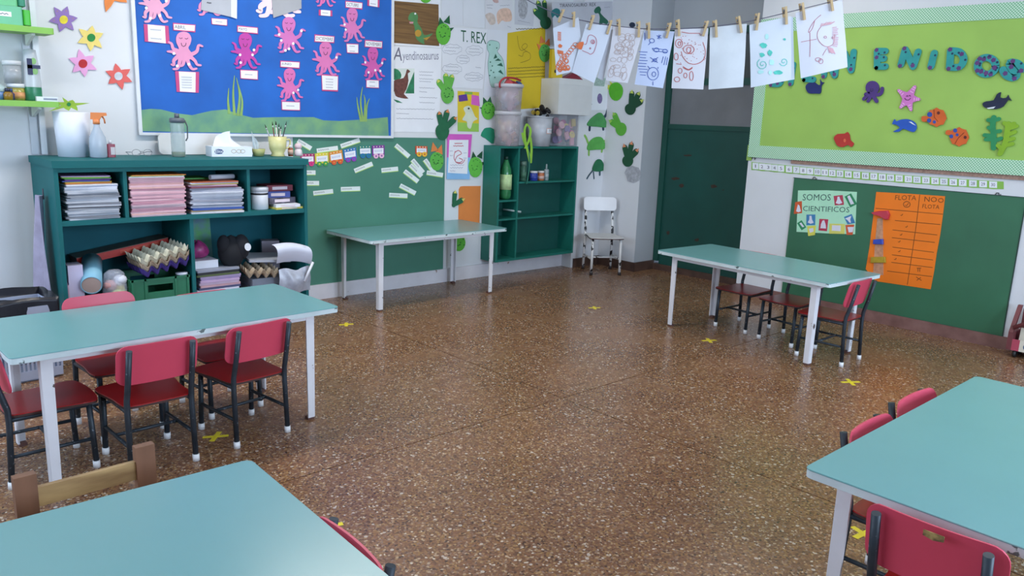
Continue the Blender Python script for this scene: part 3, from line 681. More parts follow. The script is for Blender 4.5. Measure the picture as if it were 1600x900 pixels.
f.strokes('writing', [wob(793.5, 107+5*i-.03*i, 851, 104+5*i, 34, .9) for i in range(4)]+[wob(806, 45.5, 849, 44.5, 18, 1)], .005, mat('#5d5220', .8), .0015)
f = sheet('yellow and green card with purple and pink flags and a pale dinosaur', Q(715, 142, 748.5, 144, 748, 206, 715, 205), mat('#d8bd2b', .7, .05), 'craft_card', 'craft')
f.plate('green_paper', Q(715, 191, 748, 193, 748, 206, 715, 205), mat('#93c153', .7, .05), .0008, .001)
f.plate('purple_flag', Q(716, 149, 729, 147, 731, 157, 717, 159), mat('#5c3590', .7, .05), .0015, .001); f.plate('pink_flag', Q(737, 148, 748, 150, 749.5, 166, 736, 163), mat('#d05fb8', .7, .05), .0015, .001)
f.plate('green_label', Q(726, 143.5, 738, 144, 738, 147.5, 726, 147.5), mat('#7fae4c', .7), .0008, .001)
f.plate('paper_dinosaur', [(724, 170), (728, 166), (734, 166), (738, 173), (742, 182), (746, 186), (739, 190), (735, 201), (730, 198), (729, 190), (722, 187), (727, 178)], mat('#cfd6c2', .6, .08), .002, .001, smooth=3)
f.disc('eye', 732, 169.5, 1.6, 1.6, mat('#2d2d30', .5), .0006, .003, 8)
f = sheet('pink and blue card framing a white sheet with a red drawing', Q(699, 209.4, 737.5, 209.8, 734.5, 246, 698.4, 246), mat('#cf5bbd', .7, .05), 'framed_drawing', 'drawing', w=.006)
f.plate('blue_card', Q(698.4, 246, 734.5, 246, 733.8, 280, 697.8, 280), mat('#85b6e2', .7, .05), .001)
f.plate('white_sheet', Q(702, 218.6, 731.8, 218.6, 730, 271.7, 699.6, 270), PAPER, .001, .001)
f.strokes('drawing_lines', [bez([(711, 238), (716, 235), (721, 240), (714, 244), (711, 252), (718, 254), (723, 250), (717, 247)], 3), wob(708, 228, 724, 228), wob(710, 224, 722, 224), bez([(711, 236), (709, 246), (713, 254), (722, 255), (726, 249)], 3)], .007, mat('#c0606f', .7), .0025)
f.strokes('writing', [wob(703, y, 703+w, y, 10, 1.2) for y, w in ((262, 20), (258, 22), (236, 4), (243, 4), (267, 8))]+[wob(724, y, 729, y) for y in (239, 247)], .003, mat('#8b88a8', .8), .0025)
f = sheet('plain orange paper sheet above the table on the white wall strip', [(719, 291.5), (724, 290.8), (751, 290.5), (749, 350), (716, 348), (716.7, 296)], mat('#dd8340', .7, .05, 5), 'paper_sheet', 'paper')
# ---- dinosaur footprints
def foot(label, pc, pr, toes, body, claw, pl=None, tw=6.0, cl=5.0, dots=None, w=0.002, rounded=False):
    f = Flat('dinosaur_footprint', label, 'footprint', pl or PB, pc[0], pc[1], 'felt dinosaur footprints on the walls', w)
    bm_ = mat(body, .85, .08, 18); b = MB(); k = abs(f.loc(pc[0]+10, pc[1])[0]-f.loc(pc[0], pc[1])[0])/10
    b.prism([f.loc(pc[0]+pr[0]*math.cos(2*PI*i/18), pc[1]+pr[1]*math.sin(2*PI*i/18)*(1.0+.08*math.sin(2*PI*i/18))) for i in range(18)], 0, .004)
    if not rounded:
        for j, t in enumerate(toes):
            q = bez([f.loc(pc[0]*.85+t[0]*.15, pc[1]*.85+t[1]*.15), f.loc((pc[0]+t[0])/2, (pc[1]+t[1])/2), f.loc(*t)], 3)
            band(b, q, [k*tw*(.8+.25*i/(len(q)-1)) for i in range(len(q))], 0, .0041+.00003*j)
    b.build('foot_pad', bm_, f.o)
    cm = mat(claw, .8, .06)
    for t in toes:
        d = (t[0]-pc[0], t[1]-pc[1]); l = math.hypot(*d); d = (d[0]/l, d[1]/l); n = (-d[1], d[0])
        if rounded: base = .5; tip = t; o = (t[0]-d[0]*cl*1.6, t[1]-d[1]*cl*1.6); hw = cl*.65
        else: o = (t[0]+d[0]*tw*.15, t[1]+d[1]*tw*.15); tip = (t[0]+d[0]*(tw*.4+cl), t[1]+d[1]*(tw*.4+cl)); hw = tw*.36
        f.plate('claw', [(o[0]+n[0]*hw, o[1]+n[1]*hw), tip, (o[0]-n[0]*hw, o[1]-n[1]*hw)], cm, .003, .0005 if rounded else .0042)
    if dots:
        dm = mat(dots, .8); 
        for i in range(12):
            a = i*2.4; r = .25+.6*((i*.37) % 1); f.disc('spot', pc[0]+pr[0]*r*math.cos(a), pc[1]+pr[1]*r*math.sin(a), .95, 1.05, dm, .0006, .0042, 6)
LG, DGN, OR, YG = '#5fb23c', '#1f6343', '#d98552', '#bdd05a'
foot('spotted light green footprint with dark claws overlapping the wood-grain poster', (692.5, 52), (11.5, 17), [(687, 27), (702, 24), (709, 43)], LG, '#1f5f38', cl=8, dots='#1f5a2a', rounded=True, w=.004)
foot('light green footprint above the wood-grain poster', (665, -7), (10, 11), [(660, -26), (670, -27)], LG, '#1f5f38', rounded=True, w=.004)
foot('spotted light green long-toed footprint with yellow claw tips', (699, 147), (10, 14), [(686, 129), (696.5, 120), (705.5, 122)], '#63b04a', '#d2cf66', dots='#24602c', tw=8, w=.004, cl=3)
foot('dark green long-toed footprint with orange claws by the chalkboard corner', (691, 205), (10.5, 13), [(686.5, 180), (698, 177), (709, 187)], DGN, OR, tw=8, w=.008, cl=3.5)
foot('spotted light green footprint with dark claws beside the clear bucket', (762.5, 172), (10.5, 14), [(755, 152), (766, 151), (749, 168)], LG, '#1f5f38', cl=7, dots='#1f5a2a', rounded=True)
foot('light green footprint with dark claws beside the pink and blue card', (742.5, 260), (11, 16), [(739, 237), (753.5, 236), (759, 253)], '#62b845', '#174f30', cl=7, dots='#3f8a35', rounded=True, w=.004)
foot('spotted light green footprint low on the wall beneath the table', (716.5, 379), (10.5, 12.5), [(728, 367)], '#5aae3a', '#c9d27a', cl=4, dots='#1f5a2a', rounded=True)
foot('dark green footprint with yellow claws at the edge of the orange sheet', (709, 320), (3, 3.5), [(710.5, 303), (721, 313)], DGN, '#d8cc6a', tw=6.5, w=.004, cl=3.5)
foot('dark green footprint with lime claws high beside the yellow poster', (852.5, 35), (8.5, 10), [(841, 6), (850.5, 5), (836.5, 18)], '#1c5c3d', YG, tw=6.5, cl=3.5, w=.004)
foot('green footprint with orange claws on the yellow poster', (851, 82), (9, 14), [(845, 56), (858, 60), (838.5, 68)], '#55a348', '#d77a45', cl=7, dots='#2d6d33', rounded=True, w=.004)
f = Flat('felt_shape', 'teal green felt scrap on the wall beside the shelf cabinet', 'felt', PB, 762, 212)
f.plate('felt', [(751, 212), (755, 203), (760, 199.6), (771.6, 202), (771, 224), (764, 221), (758, 216)], mat('#1f8a68', .85, .1, 12), .004, smooth=2)
# ---- name strips and the paper train on the chalkboard
PC = back(YB-.0078)
STR = mat('#dfe6e6', .7, .04); STG = mat('#b6d873', .7)
ST = [((465, 220), (486, 232.5), 'in the upper corner by the figurine'), ((495, 236), (528, 231.5), 'behind the yellow and orange wagons'), ((532.6, 229), (562, 219), 'above the blue wagon'), ((618, 227), (639, 245), 'slanting just before the red wagon'), ((644, 250), (661, 270), 'upper of the pair below the red wagon'), ((640.7, 257.8), (658.5, 275.6), 'lower of the pair below the red wagon'), ((631.7, 267.5), (653, 284), 'slanting just beneath the pair of strips'), ((663.4, 249.6), (679, 271), 'slanting across the spotted footprint'), ((666.7, 270), (692, 274), 'lying level by the board edge'), ((625, 290), (649, 302.5), 'slanting low over the table'), ((608, 305), (636.6, 306.5), 'lowest on the board over the table'), ((554, 267.5), (582, 256), 'rising below the teal wagon'), ((596, 266.7), (622, 264), 'level in the middle below the purple wagon'), ((532.6, 296), (562.7, 295), 'level low beneath the orange wagon'), ((489.6, 302.4), (520.4, 299), 'low beside the shelf unit, rising gently'), ((478, 270), (493, 270), 'short upper one beside the shelf unit'), ((478, 286.5), (498.5, 286.5), 'middle one beside the shelf unit')]
for i, (a, b, wh) in enumerate(ST):
    d = (b[0]-a[0], b[1]-a[1]); l = math.hypot(*d); n = (-d[1]/l, d[0]/l); h = 3.8
    f = Flat('name_strip', 'white name strip with a lime edge, '+wh, 'card', PC, (a[0]+b[0])/2, (a[1]+b[1])/2, 'name strips on the chalkboard', w=.0004*(i % 3))
    f.plate('strip', [(a[0]-n[0]*h, a[1]-n[1]*h), (b[0]-n[0]*h, b[1]-n[1]*h), (b[0]+n[0]*h, b[1]+n[1]*h), (a[0]+n[0]*h, a[1]+n[1]*h)], STR, .0008)
    f.plate('lime_edge', [(a[0]+n[0]*2.7, a[1]+n[1]*2.7), (b[0]+n[0]*2.7, b[1]+n[1]*2.7), (b[0]+n[0]*h, b[1]+n[1]*h), (a[0]+n[0]*h, a[1]+n[1]*h)], STG, .0003, .0008)
    f.strokes('writing', [[(a[0]+d[0]*(.06+.5*k/12)-n[0]*(.6+(1.1 if k % 2 else -1.1)), a[1]+d[1]*(.06+.5*k/12)-n[1]*(.6+(1.1 if k % 2 else -1.1))) for k in range(13)]], .0035, INK, .0012)
TR = [(Q(469, 240.5, 491, 240, 491.5, 255, 470, 256), '#a8286b', '#d1307f', 'magenta'), (Q(492, 240, 513, 238, 513.5, 254.5, 492.5, 256), '#d8c840', '#3f9a4a', 'yellow'), (Q(513.5, 238, 534, 234, 536.5, 251, 515, 254), '#d98a33', '#d2552f', 'orange'), (Q(536, 234, 556, 230, 557.5, 247, 537.5, 250), '#2f72b8', '#8a3aa8', 'blue'), (Q(560, 228, 580, 227, 580.5, 242.5, 560.5, 243), '#1f7a72', '#1f6ba0', 'teal'), (Q(581, 227.5, 600.5, 226.5, 600.5, 242.5, 581.5, 243.5), '#7d2f96', '#e3b3cf', 'purple'), (Q(649, 228, 667.5, 228.5, 667.5, 240.5, 649, 240.5), '#cf4f2b', '#e8b53a', 'red')]
for q, c, wc_, nm in TR:
    cx = sum(p[0] for p in q)/4; cy = sum(p[1] for p in q)/4
    f = Flat('train_wagon', nm+' paper train wagon on the chalkboard', 'wagon', PC, cx, cy, 'paper train on the chalkboard', w=.0018)
    f.plate('wagon_body', q, mat(c, .7, .05), .002)
    L = lambda u, v: (q[0][0]*(1-u)*(1-v)+q[1][0]*u*(1-v)+q[2][0]*u*v+q[3][0]*(1-u)*v, q[0][1]*(1-u)*(1-v)+q[1][1]*u*(1-v)+q[2][1]*u*v+q[3][1]*(1-u)*v)
    f.plate('name_paper', [L(.1, .28), L(.92, .28), L(.92, .82), L(.1, .82)], PAPER, .0008, .002)
    f.strokes('writing', [[L(.2+.58*k/10, .55+(.09 if k % 2 else -.09)) for k in range(11)]], .0035, mat('#6f7cc0', .8), .0032)
    for u in (.3, .76):
        p = L(u, 1.04); wd = f.disc('wheel', p[0], p[1], 3.9, 3.9, mat(wc_, .7, .05), .002, .0022, 14); f.disc('hub', p[0], p[1], 1.3, 1.3, mat(c, .7), .0006, .0042, 8, parent=wd)
    for u in (.15, .38, .62, .85): p = L(u, .13); f.disc('roof_dot', p[0], p[1], .9, .9, mat('#e8e2c0', .7), .0005, .002, 7)
foot('spotted light green footprint with orange-lined ears at the end of the paper train', (682, 251), (10.5, 14.5), [(676, 222), (690, 226)], '#5cae48', '#d98247', pl=PC, cl=9, dots='#1f4f25', rounded=True, w=.001)
# ---- pilaster and column: turtles, cards, posters, footprints
PP = back(PIL-.0012); PX = right(XR-.0012)
f = Flat('poster', 'grey poster titled TIRANOSAURIO REX in the corner', 'poster', PP, 915, 30, w=.001)
f.plate('sheet', Q(862, 4, 957, 2, 955, 70, 866, 72), mat('#b9bbc4', .7, .05, 5), .001)
f.text('lettering', 'TIRANOSAURIO  REX', (874, 11.5), (931, 9.5), (874, 6), mat('#2c2d36', .7), .0015)
f.plate('dinosaur_print', [(928, 17), (931, 12), (936, 10), (939, 15), (938, 20), (944, 27), (950, 33), (948, 38), (942, 36), (940, 38), (936, 38), (937, 28), (935, 21), (930, 21)], mat('#20604a', .7, .1), .0008, .001, smooth=3)
f.plate('dinosaur_print', [(862, 17), (868, 13), (874, 15), (875, 22), (871, 28), (867, 24), (863, 28), (861, 22)], mat('#1f6a6e', .7, .1), .0008, .001, smooth=3)
f.strokes('writing', [wob(944, 12, 953, 11, 6)], .004, INKL, .0015)
f = Flat('small_card', 'white card with a purple thumbprint beside the white box', 'card', PP, 937, 152, w=.001)
f.plate('sheet', Q(920, 128, 951, 133, 951, 172, 920, 172), PAPER, .001); f.disc('thumbprint', 937, 154, 4, 8, mat('#7d6c9d', .8, .3, 60), .0005, .001); f.strokes('writing', [wob(921, 163, 925, 163, 4)], .004, INK, .0015)
f = Flat('small_card', 'small grey-green printed card half hidden above the thumbprint card', 'card', PP, 934, 128, w=.0025)
f.plate('sheet', Q(929, 121, 946, 122, 944, 135, 928, 134), mat('#9fb4ac', .7, .3, 60), .001)
def turtle(label, shell, limbs, scol, lcol):
    cx = sum(p[0] for p in shell)/len(shell); cy = sum(p[1] for p in shell)/len(shell)
    f = Flat('felt_turtle', label, 'turtle', PP, cx, cy, 'felt turtles in the corner')
    for q, w in limbs:
        pts = [f.loc(*p) for p in q]; MB().prism(strip2(bez(pts, 3), [w]*(3*(len(pts)-1)+1)), 0, .003).build('limb', mat(lcol, .85, .1), f.o)
    f.plate('shell', shell, mat(scol, .85, .12, 16), .006, .003, e=.002, smooth=3)
turtle('green felt turtle with navy head and feet', [(917, 196), (921, 187), (929, 180), (936, 176), (942, 180), (948, 198), (932, 198)], [([(943, 184), (947, 179), (949, 171)], .03), ([(921.5, 197), (921, 203)], .028), ([(942, 197), (942.5, 202)], .028)], '#4b9455', '#2b3c4f')
turtle('bright green felt turtle with lime head and feet', [(917, 234), (920, 222), (928, 215), (938, 214), (943, 220), (945, 232), (930, 234)], [([(919, 224), (916, 216), (913.5, 212)], .024), ([(920, 233), (920, 242)], .024), ([(941, 232), (940, 237)], .024), ([(943, 221), (948, 219)], .024)], '#57a54c', '#87b85a')
turtle('dark green felt turtle with a curved navy neck', [(925, 266), (928, 255), (933, 249), (939, 250), (943, 258), (944, 265), (935, 268)], [([(941, 256), (947, 257), (951, 264)], .02), ([(927, 265), (920, 274), (917, 279)], .016), ([(937, 267), (937, 273)], .024), ([(927, 268), (928, 279)], .014)], '#1f6b45', '#3d5560')
foot('light green footprint with yellow claws under the hanging drawings', (962.5, 142), (11, 14.5), [(944.5, 132), (953, 127)], '#57b128', '#c8cc4a', pl=PX, cl=7, rounded=True)
foot('dark green footprint with lime claws beside the door recess', (985, 170), (8.5, 9), [(987.4, 147), (997, 149), (1001, 159)], '#17482f', '#c2cf62', pl=PX, tw=7.5, cl=4)
foot('light green two-toed footprint beside the turtles', (970.5, 201), (8.5, 10.5), [(961, 181), (956.5, 191)], '#5fae3c', '#a3cc58', pl=PX, tw=7.5, cl=3.5)
foot('dark green footprint with orange claws above the foil scrap', (981, 251), (8.5, 9), [(976.5, 231), (986.5, 227), (994, 237)], '#1a5134', '#e0906a', pl=PX, tw=7.5, cl=4)
f = Flat('foil_scrap', 'crumpled silvery plastic scrap on the wall under a footprint', 'scrap', PX, 988, 272, w=.001)
f.plate('foil', [(976, 270), (980, 262), (988, 259), (998, 262), (1002, 271), (999, 282), (990, 286), (981, 283), (979, 276)], mat('#b9bbc2', .3, .25, 30, alpha=.8, bump=.6), .003)
f = Flat('navy_dot', 'round navy felt dot above the hanging drawings', 'felt', PX, 988, 39)
f.disc('felt', 988, 39, 4.6, 4.2, mat('#27324a', .8), .003)
# ============================================================ RIGHT WALL: BULLETIN BOARD, NUMBERS, CHALKBOARD
def gingham():
    M = bpy.data.materials.new('gingham'); M.use_nodes = True; nt = M.node_tree; N = nt.nodes; L = nt.links; b = N['Principled BSDF']
    tc = N.new('ShaderNodeTexCoord'); ck = N.new('ShaderNodeTexChecker'); ck.inputs['Scale'].default_value = 105
    L.new(tc.outputs['Object'], ck.inputs[0]); ck.inputs[1].default_value = hexc('#cfe6d3'); ck.inputs[2].default_value = hexc('#6fb383')
    L.new(ck.outputs[0], b.inputs['Base Color']); b.inputs['Roughness'].default_value = .7
    return M
GING = gingham()
PR_ = right(XR-.0012)
f = Flat('bulletin_board', 'lime green bulletin board with a gingham border and sea creatures', 'board', PR_, 1400, 140)
o = f.org; loc = lambda Y: -(Y-o.y)
Ya, Yb, Za, Zb = 3.665, .9, 1.195, 2.315
MB().box(loc(Ya), loc(Yb), Za-o.z, Zb-o.z, 0, .016).build('backing_board', mat('#a98f7c', .8, .2), f.o)
MB().box(loc(3.27), loc(Yb), Za-.03-o.z, Za-o.z, 0, .012).build('cardboard_edge', mat('#9c7e70', .8, .3, 60), f.o)
LIME = mat('#9ac05c', .75, .07, 2.5)
MB().grid(60, 24, lambda u, v: (loc(Ya)+.09+(loc(Yb)-loc(Ya)-.18)*u, Za+.085+(Zb-Za-.17)*v-o.z, .019+.0015*math.sin(9*u+3*v)*math.sin(11*v-4*u)+.0025*math.exp(-((v-.12-.25*(u-.6))/.05)**2)*(1 if u > .3 else 0)), th=(0, 0, .003)).build('lime_fabric', LIME, f.o)
for a in ((loc(Ya), loc(Ya)+.1, Za-o.z, Zb-o.z), (loc(Yb)-.1, loc(Yb), Za-o.z, Zb-o.z)): MB().box(*a, .016, .0245).build('gingham_border', GING, f.o)
for a in ((loc(Ya)+.1, loc(Yb)-.1, Za-o.z, Za+.1-o.z), (loc(Ya)+.1, loc(Yb)-.1, Zb-.105-o.z, Zb-o.z)): MB().box(*a, .016, .0247).build('gingham_border', GING, f.o)
MB().box(loc(Ya)-.02, loc(Ya)+.03, Za-.03-o.z, Za+.1-o.z, .004, .006).build('lime_scrap', LIME, f.o)
PBL = right(XR-.026)
TEA = mat('#2f9593', .8, .08, 20); PUR = mat('#5e3a72', .8, .1); NAV = mat('#1d3a58', .8)
GLY = {'B': [[(0, 0), (0, 1)], [(0, 1), (.6, .95), (.62, .6), (0, .52)], [(0, .52), (.75, .45), (.72, .05), (0, 0)]], 'I': [[(.5, 0), (.5, 1)]], 'E': [[(0, 0), (0, 1)], [(0, 1), (.85, 1)], [(0, .52), (.7, .52)], [(0, 0), (.85, 0)]],
       'N': [[(0, 0), (.1, 1)], [(.1, 1), (.85, 0)], [(.85, 0), (1, 1)]], 'V': [[(0, 1), (.45, 0)], [(.45, 0), (.95, 1)]], 'D': [[(0, 0), (0, 1)], [(0, 1), (.65, .95), (1, .55), (.75, .08), (0, 0)]],
       'O': [[(.5+.5*math.cos(t*PI/8), .5+.5*math.sin(t*PI/8)) for t in range(17)]], 'S': [[(.95, .85), (.55, 1), (.12, .8), (.4, .55), (.85, .35), (.75, .05), (.3, -.02), (0, .15)]]}
LT = [('B', 1207, 105, 1225, 132, 5), ('I', 1231, 101, 1245, 130, 8), ('E', 1259, 95, 1275, 124, 5), ('N', 1288, 89, 1308, 118, 0), ('V', 1322, 82, 1337, 110, -8), ('E', 1371, 80, 1386, 104, 0), ('N', 1410, 79, 1433, 103, 10), ('I', 1449, 83, 1466, 104, 14), ('D', 1485, 80, 1506, 106, 4), ('O', 1528, 90, 1556, 116, 0), ('S', 1570, 97, 1596, 121, 32)]
order = ['first', 'second', 'third', 'fourth', 'fifth', 'sixth', 'seventh', 'eighth', 'ninth', 'tenth', 'last']
for i, (ch, x0, y0, x1, y1, a) in enumerate(LT):
    f = Flat('foam_letter', 'teal flowered foam letter %s, %s of BIENVENIDOS' % (ch, order[i]), 'letter', PBL, (x0+x1)/2, (y0+y1)/2, 'foam letters of BIENVENIDOS')
    cx, cy = (x0+x1)/2, (y0+y1)/2; ca, sa = math.cos(R(a)), math.sin(R(a))
    def T(u, v):
        dx, dy = x0+(x1-x0)*u-cx, y1-(y1-y0)*v-cy
        return (cx+dx*ca-dy*sa, cy+dx*sa+dy*ca)
    b = MB(); mid = []
    for j, st in enumerate(GLY[ch]):
        q = [f.loc(*T(*p)) for p in st]; q = bez(q, 4) if len(q) > 2 else [tuple(q[0][k]+(q[1][k]-q[0][k])*t/4 for k in (0, 1)) for t in range(5)]
        mid += q[::3]
        band(b, q, [.047]*len(q), 0, .008+.00004*j, 12)
    b.build('letter_body', TEA, f.o)
    for j, p in enumerate(mid):
        r = .013 if j % 2 == 0 else .007
        MB().prism([(p[0]+(.012 if j % 2 else -.004)+r*(1+.3*(t % 2))*math.cos(t*PI/5), p[1]+(.008 if j % 3 else -.01)+r*(1+.3*(t % 2))*math.sin(t*PI/5)) for t in range(10)], .0082, .0086+.0001*(j % 3)).build('printed_flower', PUR if j % 2 == 0 else NAV, f.o)
# sea creatures
def cut(label, name, cx, cy, cat='cutout'): return Flat(name, label, cat, PBL, cx, cy, 'foam sea creatures on the lime board')
P_ = lambda pts: pl_at(pts, 1340, 120, .1625)
def ell(cx, cy, rx, ry, n=20): return [(cx+rx*math.cos(2*PI*i/n), cy+ry*math.sin(2*PI*i/n)) for i in range(n)]
f = cut('purple foam octopus with one raised arm', 'foam_octopus', 1363, 143)
m = mat('#4b3478', .8, .08); b = MB(); b.prism([f.loc(*p) for p in P_(ell(145, 105, 66, 66))], 0, .007)
for i, q in enumerate([[(125, 160), (95, 180), (62, 212)], [(135, 165), (120, 200), (103, 232)], [(145, 170), (165, 205), (186, 236)], [(155, 168), (205, 172), (232, 150), (238, 112)], [(120, 160), (80, 168)]]):
    pts = bez([f.loc(*p) for p in P_(q)], 3); band(b, pts, [.026]*len(pts), 0, .0068+.00005*i)
b.build('octopus_body', m, f.o); f.strokes('face', [P_([(125, 118), (135, 122)]), P_([(145, 118), (155, 120)]), P_([(122, 132), (138, 140), (155, 132)])], .005, mat('#1c1230', .7), .0075)
f = cut('pink foam starfish with a smiling face', 'foam_starfish', 1419, 154); t = P_([(395, 128), (555, 92), (600, 217), (518, 324), (413, 298)]); c = P_([(485, 212)])[0]
pts = []
for i in range(5):
    a, d = t[i], t[(i+1) % 5]; mx, my = (a[0]+d[0])/2, (a[1]+d[1])/2
    pts += [(a[0]+(a[1]-c[1])*.1, a[1]-(a[0]-c[0])*.1), (a[0]-(a[1]-c[1])*.1, a[1]+(a[0]-c[0])*.1), (c[0]+(mx-c[0])*.62, c[1]+(my-c[1])*.62)]
f.plate('star', pts, mat('#cf78c0', .8, .06), .007, smooth=2)
for q in t:
    for k in (.55, .75, .9): f.strokes('stripe', [[(c[0]+(q[0]-c[0])*k-(q[1]-c[1])*.12, c[1]+(q[1]-c[1])*k+(q[0]-c[0])*.12), (c[0]+(q[0]-c[0])*k+(q[1]-c[1])*.12, c[1]+(q[1]-c[1])*k-(q[0]-c[0])*.12)]], .006, mat('#e6b3dc', .8), .0074)
f.strokes('face', [P_([(455, 205), (470, 222), (495, 224), (515, 205)]), P_([(470, 190), (482, 180), (488, 192)]), P_([(495, 185), (506, 178), (512, 190)])], .006, mat('#5b2350', .8), .0076)
f = cut('bright blue foam whale diving, with a white belly flash', 'foam_whale', 1413, 196)
f.plate('whale_body', P_([(335, 455), (358, 408), (375, 428), (420, 412), (490, 408), (555, 440), (570, 490), (545, 530), (500, 520), (440, 500), (400, 527), (345, 527), (408, 490), (365, 458)]), mat('#2155b8', .7, .1), .007, smooth=3); f.plate('belly_flash', P_([(495, 432), (520, 432), (565, 470), (530, 455)]), mat('#dfe6f0', .7), .001, .007)
for lb, c, tail, spots, eye, fl in (('orange foam fish with three blue spots, upper one', (762, 390), [(620, 382), (665, 378), (700, 395), (690, 415), (660, 432), (622, 428)], [(697, 363, 25), (692, 420, 21), (742, 434, 16)], (781, 348), 1), ('orange foam fish with three blue spots, lower one beside the coral', (978, 577), [(855, 518), (885, 512), (905, 530), (895, 560), (850, 552)], [(942, 516, 20), (905, 573, 19), (961, 558, 15)], (1038, 582), -1)):
    f = cut(lb, 'foam_fish', *P_([c])[0]); m = mat('#d2622b', .8, .08)
    e = ell(c[0], c[1], 90, 82, 24); e = [(x+(6 if i % 4 == 0 and (i < 4 or i > 16) else 0), y-(12 if i % 3 == 0 else 0)*(1 if y < c[1] else -1)) for i, (x, y) in enumerate(e)]
    f.plate('fish_body', P_(e), m, .007); f.plate('tail', P_(tail), m, .0068, smooth=2)
    for x, y, r in spots: f.plate('spot', P_(ell(x, y, r, r, 12)), mat('#2f4f9f', .8), .001, .007)
    f.plate('eye', P_(ell(*eye, 14, 16, 10)), mat('#5b120f', .6), .0015, .007); f.strokes('gill', [P_([(c[0]-25, c[1]-75), (c[0]-20, c[1]), (c[0]+15, c[1]+40)]) if fl > 0 else P_([(c[0]-40, c[1]+70), (c[0]-5, c[1]+10), (c[0]+50, c[1]-40)])], .004, mat('#7d2f12', .8), .0075)
f = cut('navy foam orca with a tall fin', 'foam_orca', 1557, 158)
f.plate('orca_body', P_([(1205, 255), (1240, 236), (1310, 225), (1340, 170), (1382, 148), (1374, 198), (1430, 203), (1450, 172), (1460, 198), (1485, 232), (1450, 222), (1405, 285), (1330, 312), (1250, 305), (1212, 284)]), mat('#18223f', .7, .1), .007, smooth=2); f.plate('belly_flash', P_([(1245, 300), (1330, 285), (1310, 305), (1260, 310)]), mat('#dfe4ea', .7), .001, .007)
def coral(label, col, strokes):
    f = cut(label, 'foam_coral', *P_([strokes[0][0]])[0]); b = MB()
    for i, q in enumerate(strokes):
        pts = bez([f.loc(*p) for p in P_(q)], 3); band(b, pts, [.034 if i == 0 else .026]*len(pts), 0, .006+.00006*i)
    b.build('coral_branches', mat(col, .8, .08), f.o)
coral('dark green foam coral branch', '#2c8a58', [[(1310, 685), (1310, 560), (1300, 480), (1310, 392)], [(1310, 600), (1235, 602)], [(1310, 620), (1380, 592)], [(1300, 505), (1262, 488)], [(1312, 530), (1370, 522)], [(1312, 425), (1258, 415)], [(1312, 420), (1360, 405)], [(1302, 568), (1222, 560)]])
coral('lime green foam coral branch', '#86b02b', [[(1372, 738), (1420, 640), (1440, 540), (1450, 452)], [(1440, 560), (1515, 530)], [(1450, 470), (1412, 445)], [(1450, 480), (1505, 450)], [(1425, 660), (1490, 645)], [(1435, 610), (1500, 595)], [(1400, 700), (1350, 660)], [(1447, 500), (1530, 475)]])
f = cut('navy foam whale with raised tail', 'foam_whale', 1271, 137)
f.plate('whale_body', pl_at([(672, 515), (680, 493), (705, 482), (725, 482), (745, 497), (758, 495), (757, 463), (766, 480), (781, 484), (765, 502), (760, 545), (730, 548), (690, 545)], 1080, 0, .2667), mat('#1f2b68', .8, .1), .007, smooth=3)
f = cut('small red foam fish at the board\'s lower edge', 'foam_fish', 1320, 218)
f.plate('fish_body', pl_at([(838, 805), (860, 785), (900, 783), (917, 773), (930, 790), (935, 822), (955, 840), (940, 862), (920, 848), (890, 862), (860, 855), (845, 830)], 1080, 0, .2667), mat('#b5342f', .8, .1), .007, smooth=2); f.disc('spot', 1320.5, 219.5, 2, 3, mat('#d9674a', .8), .001, .007, 8)
# number line
f = Flat('number_line', 'long paper number line from 1 to 30 under the lime board', 'number line', PR_, 1370, 270)
nx = [75, 112, 147, 183, 220, 265, 307, 346, 385, 427, 468, 511, 555, 602, 650, 699, 747, 795, 842, 891, 943, 992, 1043, 1095, 1145, 1198, 1252, 1310, 1368, 1425]
def ny(x): t = (x-75)/1350; return 107+106*t+26*t*(1-t)
top = [(1160+x*.275, 230+(ny(x)-21)*.275) for x in [52]+nx+[1485]]; bot = [(1160+x*.275, 230+(ny(x)+(22 if i % 2 else 25))*.275) for i, x in enumerate([52]+nx+[1485])]
f.plate('green_strip', top+bot[::-1], mat('#86b84e', .7, .08), .001)
for i, x in enumerate(nx):
    h = 18; w = 17+i*.18; y = ny(x); g_ = lambda dx, dy: (1160+(x+dx)*.275, 230+(y+dy)*.275)
    c = f.plate('number_card', [g_(-w, -h-1), g_(w, -h+1), g_(w, h+1), g_(-w, h-1)], PAPER if i % 3 else mat('#dfe3ea', .7, .04), .0008, .001)
    n = str(i+1); hw = 2.2 if n == '1' else 5.5*len(n)+(0 if len(n) > 1 else 1)
    f.text('numeral', n, g_(-hw, 9), g_(hw, 9.6), g_(-hw, -9), INK, .0022, parent=c)
